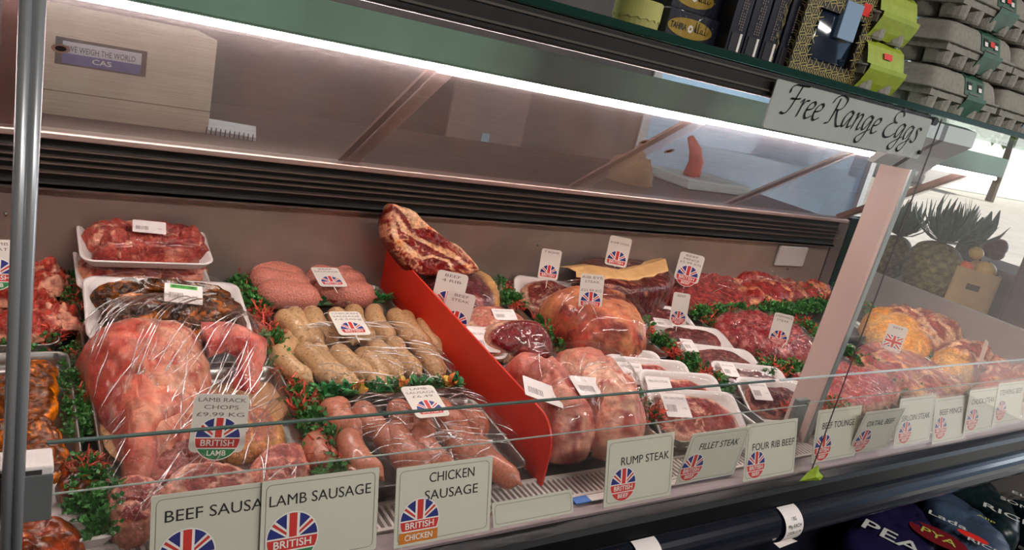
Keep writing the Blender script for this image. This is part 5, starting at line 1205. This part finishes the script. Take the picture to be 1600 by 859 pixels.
# ------------------------------------------------------------------ goods on the top shelf
ZS = Z(SZ)+.0005
def cyl(r, z0, z1, r2=None, n=28): return [[(rr*math.cos(2*PI*k/n), rr*math.sin(2*PI*k/n), z) for k in range(n)] for rr, z in ((r, z0), (r2 or r, z1))]
p0, p1 = on_y(974, 40, .815), on_y(1034, 52, .815); R_ = (p1.x-p0.x)/2*.95
t = thing('round_tub', 'pale yellow round card tub with a scalloped lid on the top shelf', 'tub', ((p0.x+p1.x)/2, .815+R_*.6, ZS))
YEL = mat('tub_yellow', (188, 184, 104), .6, nscale=30, namt=.04)
MB().loft(cyl(R_*.97, 0, .020), True, True).build('tub_body', mat('tub_body_yellow', (170, 164, 92), .6), t)
mb = MB(); n = 48; lo = [(R_*math.cos(2*PI*k/n), R_*math.sin(2*PI*k/n), .014+.0015*math.sin(2*PI*k/n*16)) for k in range(n)]
mb.loft([lo, [(v[0], v[1], .036) for v in lo], [(v[0]*.95, v[1]*.95, .038) for v in lo]], False, True); mb.build('lid', YEL, t)
NAVY = mat('box_navy', (22, 24, 40), .35, nscale=30, namt=.15); GOLD = mat('gold_print', (168, 136, 48), .4, .3, nscale=60, namt=.12); GOLDL = mat('gold_line', (188, 170, 104), .45, nscale=60, namt=.1); SHRINK = clear('box_shrink_wrap', base=.05, edge=.6, rough=.06, bump=.5, bscale=(60, 60, 40))
def tahira(px0, px1, pyb, h_, z0, y, label):
    a, b = on_y(px0, pyb, y), on_y(px1, pyb, y); W = b.x-a.x
    t = thing('incense_box', label, 'box', ((a.x+b.x)/2, y, z0), group='black boxes with a gold oval'); MB().box(-W/2, W/2, 0, .09, 0, h_, 0, .0015).build('carton', NAVY, t)
    mb = MB(); cx = -W*.11; el = [(cx+W*.385*math.cos(2*PI*k/36), -.0006, h_*.48+h_*.33*math.sin(2*PI*k/36)) for k in range(36)]
    mb.add(el, [tuple(range(36))]); mb.build('gold_oval', GOLD, t)
    tx = MB(); put_text(tx, 'TAHIRA', h_*.30, cx-W*.205, h_*.48, 0, 0, width=W*.27, bold=.015)
    ar = [[(.0, .3), (.05, .1), (.25, .08), (.3, .3), (.28, .7)], [(.3, .1), (.55, .08), (.6, .3), (.75, .3), (.75, .1), (.55, .1)], [(.8, .1), (1.0, .1), (1.05, .75)], [(1.05, .1), (1.3, .1), (1.42, .32), (1.25, .34), (1.2, .1)], [(1.3, .1), (1.32, .8)], [(.85, .5), (.9, .52)]]
    pen(tx, [[(-u+1.4, v) for u, v in s_] for s_ in ar], h_*.035, cx+W*.07, h_*.38, W*.17, 0)
    tx.v = [(x, -.0011, y) for x, y, z in tx.v]; tx.build('lettering', INK, t)
    rg = MB()
    for k in range(8):
        an = 2*PI*k/8; c_ = (cx+W*.0+.0036*math.cos(an), h_*.48+.0036*math.sin(an)); rg.add([(c_[0]+.0018*math.cos(2*PI*j/8), -.0010, c_[1]+.0018*math.sin(2*PI*j/8)) for j in range(8)], [tuple(range(8))])
    rg.build('rosette', J_WHITE, t)
    MB().box(-W/2-.0006, W/2+.0006, -.0012, .09, 0, h_+.0006).build('shrink_wrap', SHRINK, t); return h_
hb_ = tahira(1034, 1128, 68, .040, ZS, .822, 'lower black box with a gold oval beside the yellow tub')
tahira(1040, 1124, 40, .040, ZS+.0415, .830, 'upper black box with a gold oval resting on a similar box')
def upright(pxa, pxb, py, y, wave, label):
    a, b = on_y(pxa, py, y), on_y(pxb, py, y); W = b.x-a.x
    t = thing('upright_box', label, 'box', ((a.x+b.x)/2, y, ZS), group='upright black boxes'); H = .17
    MB().box(-W/2, W/2, 0, .10, 0, H, 0, .001).build('carton', NAVY, t)
    g = MB(); rnd = random.Random(int(pxa))
    for c_ in range(3):
        for k in range(16):
            zc = .034+.0036*k
            if rnd.random() < .85: g.poly([(-W*.12+c_*W*.13, zc), (-W*.12+c_*W*.13+W*.07, zc), (-W*.12+c_*W*.13+W*.07, zc+.0022), (-W*.12+c_*W*.13, zc+.0022)])
            zc = .105+.0036*k
            if zc < H-.01: g.poly([(-W*.12+c_*W*.13, zc), (-W*.12+c_*W*.13+W*.07, zc), (-W*.12+c_*W*.13+W*.07, zc+.0022), (-W*.12+c_*W*.13, zc+.0022)])
    g.v = [(x, -.0008, y) for x, y, z in g.v]; g.build('small_print', GREYINK, t)
    l = MB(); l.box(-W*.34, W*.30, -.001, 0, .005, .030, 0); l.box(W*.16, W*.30, -.0014, -.001, .005, .030, 1); l.build('stamp_label', [mat('label_dark', (42, 38, 44), .4), J_WHITE], t)
    if wave:
        wv = MB(); pen(wv, [[(W*.33+.003*math.sin(k*1.9)+.002*math.sin(k*5.1), .004+k*.0068) for k in range(24)], [(W*.36-.003*math.sin(k*1.3), .004+k*.0068) for k in range(24)]], .0018, 0, 0, 1, 0); wv.v = [(x, -.0009, y) for x, y, z in wv.v]; wv.build('gold_scroll', GOLDL, t)
upright(1131, 1157, 80, .80, False, 'black upright box standing next to the gold oval boxes')
upright(1158, 1184, 84, .80, False, 'black upright box between the one beside the gold ovals and the gold scroll one')
upright(1185, 1210, 90, .80, True, 'black upright box with a gold scroll between plain ones')
upright(1211, 1238, 98, .80, False, 'black upright box touching the gold lattice gift box')
# lattice gift box with a window onto a dark bottle
a, b = on_y(1229, 112, .79), on_y(1338, 134, .79); W = b.x-a.x; H = .155
t = thing('gift_box', 'gold lattice gift box with a window showing a dark blue bottle', 'gift box', ((a.x+b.x)/2, .79, ZS))
mb = MB(); mb.box(-W/2, W/2, .02, .075, 0, H); wx, z0w, z1w = W*.32, .024, .098
mb.box(-W/2, -wx, 0, .02, 0, H); mb.box(wx, W/2, 0, .02, 0, H); mb.box(-wx, wx, 0, .02, 0, z0w); mb.box(-wx, wx, 0, .02, z1w, H)
mb.build('carton', mat('lattice_ground', (44, 40, 34), .5, nscale=50, namt=.2), t)
g = MB(); R0 = .0125; cols_ = int(W/.016)+2; rows_ = int(H/.0138)+1
for i in range(cols_):
    for j in range(rows_):
        cx = -W/2+i*.016+(.008 if j % 2 else 0); cz = j*.0138
        for k in range(3):
            an = PI/3*k+.26; dx, dz = math.cos(an)*R0, math.sin(an)*R0; nx_, nz_ = -math.sin(an)*.0006, math.cos(an)*.0006
            q = [(cx-dx-nx_, cz-dz-nz_), (cx+dx-nx_, cz+dz-nz_), (cx+dx+nx_, cz+dz+nz_), (cx-dx+nx_, cz-dz+nz_)]
            q = clip(q, [(-W/2, 0), (W/2, 0), (W/2, H), (-W/2, H)])
            mx_, mz_ = sum(p_[0] for p_ in q)/max(1, len(q)), sum(p_[1] for p_ in q)/max(1, len(q))
            if len(q) > 2 and not (abs(mx_) < wx and z0w < mz_ < z1w): g.add([(p_[0], -.0008, p_[1]) for p_ in q], [tuple(range(len(q)))])
g.build('gold_lattice', GOLDL, t)
sg = MB(); D_ = .075
for i in range(6):
    for j in range(rows_):
        cy_ = i*.0138; cz = j*.0138
        for k in range(3):
            an = PI/3*k+.26; dx, dz = math.cos(an)*R0, math.sin(an)*R0; nx_, nz_ = -math.sin(an)*.0006, math.cos(an)*.0006
            q = clip([(cy_-dx-nx_, cz-dz-nz_), (cy_+dx-nx_, cz+dz-nz_), (cy_+dx+nx_, cz+dz+nz_), (cy_-dx+nx_, cz-dz+nz_)], [(0, 0), (D_, 0), (D_, H), (0, H)])
            if len(q) > 2: sg.add([(-W/2-.0006, p_[0], p_[1]) for p_ in q], [tuple(range(len(q)))])
sg.build('gold_lattice', GOLDL, t)
bt = MB().loft([[(x*.9, y, z) for x, y, z in rrect(-wx*.98, wx*.98, .0035, .0185, .006, z, 4)] for z in (z0w+.001, z0w+.004, z0w+.068)]+[[(x, y, z) for x, y, z in rrect(-wx*.6, wx*.6, .005, .017, .005, z0w+.074, 4)]], True, True)
bt.build('blue_bottle', mat('bottle_blue', (20, 34, 52), .08, coat=1), t, True)
MB().box(-.004, W*.22, -.004, .012, z0w+.040, z1w+.022, 0, .001).build('pale_blue_cap', mat('cap_blue', (150, 176, 206), .25), t)
st = MB().box(-.010, .010, -.0016, -.0008, 0, .018); s0 = st.build('red_sticker', mat('sticker_red', (232, 44, 36), .5), t); q = on_y(1350, 25, .79); s0.location = (min(q.x-(a.x+b.x)/2, W/2-.012), 0, q.z-ZS)
# egg cartons
PULP = mat('grey_pulp', (150, 146, 136), .9, nscale=120, namt=.12, bump=.5, bscale=300)
LIME = mat('label_lime', (158, 176, 48), .5, nscale=70, namt=.12); DGREEN = mat('label_dark_green', (52, 92, 70), .45, nscale=25, namt=.25); LBLUE = mat('label_pale_blue', (120, 160, 190), .45, nscale=20, namt=.15); STK = MATS['sticker_red']
def carton(x, y, z, L, D, n, label, lab, labw, labx, group, sticker=True, yaw=0., title=True):
    t = thing('egg_carton', label, 'egg carton', (x, y, z), (0, 0, yaw), group); Hf = .040
    mb = MB(); cw = L/n; cd = D/2
    for i in range(n):
        for j in range(2):
            cx = (i+.5)*cw; cy = (j+.5)*cd
            mb.loft([[(cx+px_*k_, cy+py_*k2, zz) for px_, py_ in circ(1, 14)] for k_, k2, zz in ((cw*.36, cd*.40, 0), (cw*.40, cd*.44, .004), (cw*.485, cd*.49, Hf-.004))], True, True)
    mb.box(.002, L-.002, .002, D-.002, Hf-.016, Hf-.003)
    mb.build('cup_base', PULP, t)
    mb = MB(); R = []
    for ins, zz in ((-.003, Hf-.003), (-.003, Hf), (.003, Hf+.0005), (.008, Hf+.018), (.013, Hf+.030), (.020, Hf+.036), (.034, Hf+.038)): R.append(rrect(ins, L-ins, ins, D-ins, .016, zz, 4))
    mb.loft(R, True, True); mb.build('lid', PULP, t, True)
    if lab:
        e = .0012; pr = [(.010, .004), (-.005, Hf-.006), (-.005-e*.3, Hf+.001), (.003-e, Hf+.002), (.008-e, Hf+.018), (.013-e, Hf+.031), (.022, Hf+.0375+e), (D*.5, Hf+.039+e), (D-.022, Hf+.0375+e)]
        if not title: pr = [(.012, .002), (.004, .014)]+pr[1:]
        mb = MB().loft([[(labx, a_, b_) for a_, b_ in pr], [(labx+labw, a_, b_) for a_, b_ in pr]], closed=False); lo = mb.build('paper_band', lab, t)
        def on_slope(u0, u1, v0, v1, m_, nm, lift=.0012):
            A_, B_ = pr[-6] if title else pr[4], pr[-4]
            A_, B_ = (.003-e, Hf+.002), (.013-e, Hf+.031)
            P_ = lambda u, v: (labx+labw*u, A_[0]+(B_[0]-A_[0])*v-lift, A_[1]+(B_[1]-A_[1])*v+lift*.3)
            return MB().add([P_(u0, v0), P_(u1, v0), P_(u1, v1), P_(u0, v1)], [(0, 1, 2, 3)]).build(nm, m_, lo)
        if title:
            on_slope(.10, .34, .30, .80, BLACKM, 'window_cutout'); on_slope(.64, .88, .30, .80, BLACKM, 'window_cutout')
            on_slope(.14, .30, .34, .60, J_WHITE, 'window_edge', .0016); on_slope(.68, .84, .34, .60, J_WHITE, 'window_edge', .0016)
            on_slope(.2, .8, .08, .15, GREYINK, 'print_line', .0016)
        if sticker: on_slope(.40, .62, .40, .72, STK, 'red_sticker', .003)
xg = on_y(1452, 150, .785).x; SP = .080
nm_ = ['bottom', 'middle', 'third', 'top']
for col, (x0, tilt) in enumerate(((xg, 0), (xg+.262, 0), (xg+.524, 0), (xg+.786, 0))):
    for k in range(4):
        if col == 3 and k: continue
        carton(x0+.008*k*(1 if col == 0 else 0), .785+.004*k, ZS+SP*k, .252, .105, 5, ('%s grey pulp egg carton in the stack beside the lime banded cartons' % nm_[k]) if col == 0 else ('%s grey pulp egg carton in the %s stack from the lime banded cartons' % (nm_[k], ('second', 'third', 'fourth')[col-1])), LBLUE if (col == 1 and k == 0) else DGREEN, .072, .115, 'grey egg cartons on the top shelf', sticker=(k > 0))
xl = on_y(1338, 140, .775).x
for k in range(4):
    carton(xl-.002*k, .772+.006*(k % 2), ZS+.080*k, .112, .10, 2, '%s lime banded egg carton between the gift box and the grey cartons' % nm_[k], LIME, .106, .003, 'lime banded egg cartons', sticker=(k != 1), title=False)
# ------------------------------------------------------------------ behind the sloping doors
zw = Z(-.3145)
a, b = on_y(62, 172, 1.76), on_y(325, 206, 1.76); W = b.x-a.x; Hc = on_y(325, 60, 1.76).z-zw
t = thing('scale_carton', 'beige weighing scale carton reading WE WEIGH THE WORLD on the rear worktop', 'carton', (a.x, 1.76, zw))
mb = MB(); mb.box(0, W, 0, .22, 0, Hc, 0, .002); mb.box(0, W, -.0008, 0, Hc*.235, Hc*.245, 1); mb.build('box_body', [mat('carton_beige', (206, 192, 176), .7, nscale=10, namt=.06), mat('carton_seam', (120, 104, 94), .8)], t)
q0, q1 = on_y(84, 120, 1.76), on_y(230, 86, 1.76); lx0, lx1, lz0, lz1 = q0.x-a.x, q1.x-a.x, q0.z-zw, q1.z-zw
lz0, lz1 = Hc*.50, Hc*.76
mb = MB(); mb.box(lx0, lx1, -.0012, 0, lz0, lz1, 0); mb.box(lx0+.012, lx1-.010, -.0016, -.0012, lz0+.004, lz1-.006, 1); mb.box(lx0+.012, lx1-.010, -.002, -.0016, lz0+.004, lz0+(lz1-lz0)*.45, 2)
sl = mb.build('printed_panel', [mat('panel_frame', (70, 62, 66), .6), mat('panel_pale', (206, 204, 218), .5), mat('panel_blue', (92, 92, 156), .5)], t)
tx = MB(); put_text(tx, 'WE WEIGH THE WORLD', .016, (lx0+lx1)/2, lz1-.020, 0, width=(lx1-lx0)*.74); tx.v = [(x, -.0022, y) for x, y, z in tx.v]; tx.build('lettering', mat('panel_ink', (44, 40, 60), .6), sl)
tx = MB(); put_text(tx, 'CAS', .014, (lx0+lx1)/2, lz0+.014, 0, width=.034, bold=.01); tx.v = [(x, -.0024, y) for x, y, z in tx.v]; tx.build('lettering', J_WHITE, sl)
c = on_z(360, 206, zw); t = thing('notepad', 'white spiral bound notepad on the rear worktop beside the carton', 'notepad', (c.x, c.y, zw), (0, 0, -.25))
MB().box(-.055, .055, -.07, .09, 0, .008).build('pages', mat('page_white', (210, 216, 220), .6), t)
mb = MB()
for k in range(11):
    xx = -.048+k*.0096; mb.tube([(xx, -.070+.008*math.cos(a_), .006+.008*math.sin(a_)) for a_ in [PI*2*j/10 for j in range(11)]], .0012, 6)
mb.build('spiral', mat('wire_dark', (60, 56, 58), .4, .6), t)
c = on_z(1112, 302, zw); t = thing('cutting_board', 'pale blue white cutting board with a knife mark on the rear worktop', 'board', (c.x+.05, c.y+.12, zw), (0, 0, .0))
MB().box(-.15, .17, -.10, .12, 0, .035, 0, .006).build('board', mat('board_pale', (196, 216, 222), .5, nscale=12, namt=.06), t)
c = on_z(1010, 294, zw)
mb = lump(ell(.085, .06, 14, 2, 0, .25, 3), .10, p=2, amp=.02, nsc=18, seed=4, col=None); o = mb.build('paper_sack', mat('sack_tan', (150, 124, 96), .8, nscale=30, namt=.2), None, True, (c.x, c.y+.08, zw)); tag(o, 'crumpled tan paper sack on the rear worktop left of the cutting board', 'sack')
c = on_z(1115, 285, zw+.04); mb = MB(); q = [(0, 0, 0), (.02, .0, .05), (.01, .01, .09), (-.03, .01, .13)]
mb.tube(q, [.022, .028, .022, .012], 12); mb.tube([(.05, .02, 0), (.06, .02, .04)], [.02, .014], 10); o = mb.build('meat_offcut', mat('offcut_red', (196, 84, 70), .5, nscale=40, namt=.3), None, True, (c.x-.02, c.y+.10, zw+.034)); tag(o, 'red meat offcut lying on the pale cutting board', 'meat')
c = on_y(760, 205, 3.0); bz = on_y(750, 238, 3.0).z; t = thing('leaning_board', 'rounded pale board standing on the dim cupboard behind the doors', 'board', (c.x, 3.0, bz))
MB().loft([[(x, z_, y) for x, y, z_ in rrect(-.2, .2, 0, .34, .06, zz, 5)] for zz in (0, .015)], True, True).build('board', mat('board_grey', (128, 114, 108), .6, nscale=10, namt=.08), t)
MB().box(-.02, .02, -.004, 0, .02, .09).build('blue_tag', mat('tag_blue', (150, 186, 204), .5), t)
MB().box(-2.0, 2.9, 2.9, 3.28, 0, bz-.0005).build('cb', mat('back_unit', (104, 92, 84), .6, nscale=6, namt=.25)); o = bpy.data.objects['cb']; o.name = 'back_cupboard'; tag(o, 'long dim cupboard along the back wall behind the doors', 'cupboard')
# ------------------------------------------------------------------ fruit beyond the end of the counter
ft = MB().box(2.76, 3.9, .55, 2.3, Z(-.60), Z(-.56)).build('fruit_table', mat('table_wood', (92, 70, 54), .7, nscale=8, namt=.2)); tag(ft, 'brown fruit table beyond the grey end panel of the counter', 'table')
mb = MB()
for x_, y_ in ((2.82, .62), (3.84, .62), (2.82, 2.24), (3.84, 2.24)): mb.box(x_-.03, x_+.03, y_-.03, y_+.03, 0, Z(-.60))
mb.build('leg_frame', MATS['table_wood'], ft)
ZT = Z(-.56)
def pineapple(px, py, wpx, hpx, X, label, seed):
    c = on_x(px, py, X); dist = (c-Vector((0, 0, EYE))).dot(RF); r = wpx/F*dist/2; h_ = hpx/F*dist; rnd = random.Random(seed)
    t = thing('pineapple', label, 'pineapple', (c.x+.04, c.y, ZT), group='pineapples on the fruit table')
    mb = MB(); nr, na = 44, 44; R = []; cols = []
    for i in range(nr+1):
        u = i/nr; rad = r*max(.02, (1-abs(2*u-1)**3.2)**.5)
        row = []
        for k in range(na):
            a_ = 2*PI*k/na; s1 = abs(math.sin((a_*6+u*9*PI/2))); s2 = abs(math.sin((a_*6-u*9*PI/2))); bump = min(s1, s2)**.6
            rr = rad*(.93+.10*bump); row.append((rr*math.cos(a_), rr*math.sin(a_), u*h_)); cols.append(mixc(lin((58, 50, 34)), lin((128, 112, 66)), bump*.9+.2*N((a_*3, u*9, seed))))
        R.append(row)
    mb.loft(R, True, True); mb.c = cols; mb.build('fruit', FRUIT, t, True)
    cr = MB()
    for k in range(95):
        az = rnd.uniform(0, 2*PI); el = rnd.uniform(.45, 1.5); d = Vector((math.cos(az)*math.cos(el), math.sin(az)*math.cos(el), math.sin(el))); up = Vector((-math.cos(az)*math.sin(el), -math.sin(az)*math.sin(el), math.cos(el)))
        leaf(cr, Vector((0, 0, h_*.97+.01*rnd.random())), d, -up, h_*rnd.uniform(.5, .9), .019, 0)
    cr.build('crown', mat('pineapple_leaf', (70, 96, 78), .5, nscale=25, namt=.3), t)
pineapple(1447, 420, 80, 92, 2.95, 'larger pineapple standing just behind the grey counter end panel', 1)
pineapple(1385, 402, 50, 70, 3.05, 'smaller pineapple half hidden behind the pillar', 2)
c = on_x(1525, 365, 3.3)
t = thing('spiky_plant', 'dark plant with broad pointed leaves on the fruit table', 'plant', (c.x, c.y, ZT)); cr = MB(); rnd = random.Random(5); zb_ = max(.02, c.z-ZT-.04)
for k in range(22):
    az = rnd.uniform(0, 2*PI); el = rnd.uniform(.35, 1.35); d = Vector((math.cos(az)*math.cos(el), math.sin(az)*math.cos(el), math.sin(el))); up = Vector((-math.cos(az)*math.sin(el), -math.sin(az)*math.sin(el), math.cos(el)))
    leaf(cr, Vector((0, 0, zb_)), d, -up, rnd.uniform(.11, .17), .045, 0)
cr.build('leaves', mat('agave_leaf', (66, 88, 84), .45, nscale=15, namt=.3), t); MB().tube([(0, 0, 0), (0, 0, zb_+.03)], [.07, .045], 14).build('stem', mat('stem_brown', (84, 70, 50), .8, nscale=30, namt=.3), t)
c = on_x(1502, 452, 2.98); c.z = ZT
c = on_z(1503, 484, ZT)
t = thing('fruit_carton', 'tan open carton with a hand hole on the fruit table', 'carton', (c.x, c.y, ZT), (0, 0, .5)); hcz = .165; ha, hb2 = .062, .075
mb = MB()
for (x0_, x1_, y0_, y1_) in ((-ha, ha, -hb2, -hb2+.004), (-ha, ha, hb2-.004, hb2), (-ha, -ha+.004, -hb2, hb2), (ha-.004, ha, -hb2, hb2)): mb.box(x0_, x1_, y0_, y1_, 0, hcz)
mb.box(-ha, ha, -hb2, hb2, 0, .006); mb.box(-ha-.0006, -ha, -.022, .022, .09, .112, 1); mb.box(-.02, .02, -hb2-.0006, -hb2, .09, .112, 1); mb.build('box', [mat('carton_tan', (176, 146, 104), .75, nscale=20, namt=.08), mat('hole_brown', (60, 36, 24), .8)], t)
for i, (dx, dy, dz, r_, cc, l) in enumerate(((-.012, -.03, .17, .036, (196, 156, 78), 'golden melon on top of the tan carton'), (.03, .02, .165, .030, (206, 150, 84), 'golden fruit behind the melon in the tan carton'), (-.035, .03, .16, .026, (226, 92, 46), 'orange red fruit in the tan carton'), (-.02, .02, .22, .026, (206, 168, 90), 'small golden fruit heaped highest in the tan carton'))):
    mb = MB(); mb.loft([[(r_*math.sin(PI*j/12)*math.cos(2*PI*k/20), r_*math.sin(PI*j/12)*math.sin(2*PI*k/20), -r_*math.cos(PI*j/12)*.92) for k in range(20)] for j in range(1, 12)], True, True)
    o = mb.build('fruit', mat('fruit_%s' % 'abcd'[i], cc, .45, nscale=30, namt=.15), None, True, (c.x+dx, c.y+dy, ZT+dz)); tag(o, l, 'fruit')
    MB().tube([(0, 0, r_*.86), (0, 0, r_*1.05)], .003, 6).build('stalk', MATS['stem_brown'], o)
c = on_z(1530, 490, ZT); t = thing('leaflet', 'blue and white leaflet with a red picture leaning on the tan carton', 'leaflet', (c.x, c.y, ZT+.004), (0, .15, .35))
MB().box(-.002, 0, -.036, .036, 0, .13).build('sheet', mat('leaflet_blue', (170, 190, 220), .5, nscale=10, namt=.1), t); MB().box(-.003, -.002, -.032, .0, .01, .07).build('picture', mat('leaflet_red', (206, 110, 84), .5, nscale=30, namt=.3), t)
for i, (px, py, r_) in enumerate(((1550, 390, .035), (1562, 386, .032), (1557, 394, .033))):
    c = on_x(px, py, 3.25); mb = MB(); mb.loft([[(r_*math.sin(PI*j/12)*math.cos(2*PI*k/18), r_*math.sin(PI*j/12)*math.sin(2*PI*k/18), -r_*math.cos(PI*j/12)) for k in range(18)] for j in range(1, 12)], True, True)
    o = mb.build('plum', mat('plum_red', (112, 40, 52), .35, nscale=30, namt=.2), None, True, c); tag(o, 'dark red plum on the raised tray at the far end of the fruit table', 'plum', 'plums at the far end')
c = on_x(1555, 400, 3.25); MB().box(c.x-.14, c.x+.2, c.y-.16, c.y+.14, ZT, c.z-.03, 0, .01).build('plum_tray', mat('tray_dark', (96, 60, 58), .6, nscale=20, namt=.2)); tag(bpy.data.objects['plum_tray'], 'dark raised tray holding the plums', 'tray')
c = on_x(1590, 430, 3.0); t = thing('dark_crate', 'dark burgundy plastic crate at the right edge of the fruit table', 'crate', (c.x+.12, c.y-.18, ZT), (0, 0, .2))
mb = MB(); mb.box(-.12, .16, -.22, .20, 0, .36, 0, .01); mb.build('crate_body', mat('crate_burgundy', (70, 32, 40), .3, nscale=10, namt=.2), t); MB().box(-.123, -.12, -.12, .10, .20, .24).build('hand_slot', BLACKM, t)
# ------------------------------------------------------------------ sacks of rice under the counter
def sack(px, z, label, m, seed, th=.10, texts=(), extra=None):
    w_ = [on_z(x, y-20, z-th*.3) for x, y in px]; cx = sum(p.x for p in w_)/len(w_); cy = sum(p.y for p in w_)/len(w_)
    t = thing('rice_sack', label, 'rice sack', (cx, cy, z-th), (0, 0, 0), 'rice sacks under the counter')
    o = meat(t, 'sack', lump([(p.x-cx, p.y-cy) for p in w_], th, p=4, amp=.008, nsc=14, seed=seed, under=.3, na=48), m)
    for k, (s_, px_, py_, size, ang, mm, wd) in enumerate(texts):
        q = on_z(px_, py_, z+.006); tx = MB(); put_text(tx, s_, size, 0, 0, 0, bold=.01, width=wd)
        ca, sa = math.cos(ang), math.sin(ang); tx.v = [(x*ca-y*sa, x*sa+y*ca, 0) for x, y, zz in tx.v]
        tb = tx.build('lettering', mm, t); tb.location = (q.x-cx, q.y-cy, th+.006)
    if extra: extra(t, cx, cy, th, z)
    return t
PW = mat('sack_print_white', (206, 206, 200), .5); PY = mat('sack_print_yellow', (190, 186, 90), .5)
def aniso(px0, px1):
    a, b = on_z(*px0, Z(-1.0)), on_z(*px1, Z(-1.0)); return math.atan2(b.y-a.y, b.x-a.x)
zz = Z(-1.0)
a1 = aniso((1372, 822), (1428, 850)); a2 = aniso((1535, 792), (1580, 812))
def disc(t, cx, cy, th, z, px, py, rx, ry, m, nm, ang):
    q = on_z(px, py, z+.004); mb = MB(); ca, sa = math.cos(ang), math.sin(ang)
    pts = [(rx*math.cos(2*PI*k/28), ry*math.sin(2*PI*k/28)) for k in range(28)]
    mb.poly([(x*ca-y*sa, x*sa+y*ca) for x, y in pts], 0); o = mb.build(nm, m, t); o.location = (q.x-cx, q.y-cy, th+.004)
sack([(1315, 870), (1335, 826), (1400, 800), (1432, 806), (1480, 880), (1400, 930)], zz, 'dark purple rice sack with large white letters at the left of the pile', mat('sack_purple', (34, 28, 66), .3, nscale=8, namt=.4), 1, texts=[('PEA', 1392, 838, .085, a1, PW, .15)])
sack([(1438, 800), (1455, 782), (1500, 800), (1560, 850), (1590, 900), (1500, 920), (1470, 870)], zz, 'blue grey rice sack with a dark red oval emblem', mat('sack_slate', (66, 82, 104), .35, nscale=6, namt=.35), 2, texts=[('PYA', 1466, 838, .05, a1, PY, .09)], extra=lambda t, cx, cy, th, z: disc(t, cx, cy, th, z, 1466, 838, .075, .05, mat('emblem_red', (120, 26, 34), .4), 'red_emblem', a1))
sack([(1462, 780), (1480, 768), (1530, 766), (1570, 800), (1600, 850), (1570, 852), (1520, 815)], Z(-.985), 'black green rice sack marked Lada with a red sticker', mat('sack_blackgreen', (24, 40, 44), .3, nscale=7, namt=.5), 3, texts=[('Lada', 1480, 812, .040, a2, PW, .10), ('Alip', 1541, 810, .02, a2, PY, .05), ('RICE', 1537, 852, .03, a2, PW, .08)], extra=lambda t, cx, cy, th, z: disc(t, cx, cy, th, z, 1520, 838, .04, .018, STK, 'red_sticker', a2))
sack([(1540, 766), (1560, 752), (1600, 760), (1700, 800), (1700, 850), (1620, 840), (1580, 800)], Z(-.975), 'dark teal rice sack with a large white RICE word at the right edge', mat('sack_teal', (22, 46, 58), .3, nscale=7, namt=.4), 4, texts=[('RICE', 1574, 804, .05, a2, PW, .13), ('SONA', 1594, 790, .035, a2, PW, .11), ('ELLA', 1606, 778, .03, a2, PW, .09)])
c = on_z(1345, 850, Z(-1.0))
MB().box(1.5, 2.70, .50, .70, .0, .34).build('plinth', BLACKM); tag(bpy.data.objects['plinth'], 'black plinth in front of the counter carrying the rice sacks', 'plinth')
mb = MB().box(1.50, 2.70, .52, 1.20, .345, Z(-1.13)); tag(mb.build('lower_sack_pile', mat('sack_dark', (30, 32, 44), .4, nscale=9, namt=.4)), 'dark lower layer of sacks under the printed rice sacks', 'sack')
c = on_y(1592, 760, 1.0)
MB().box(c.x+.20, c.x+.25, .72, 1.1, 0, Z(-.72)).build('end_board', mat('end_board_grey', (110, 108, 104), .6)); tag(bpy.data.objects['end_board'], 'grey board at the far end of the rice sacks under the counter', 'board')
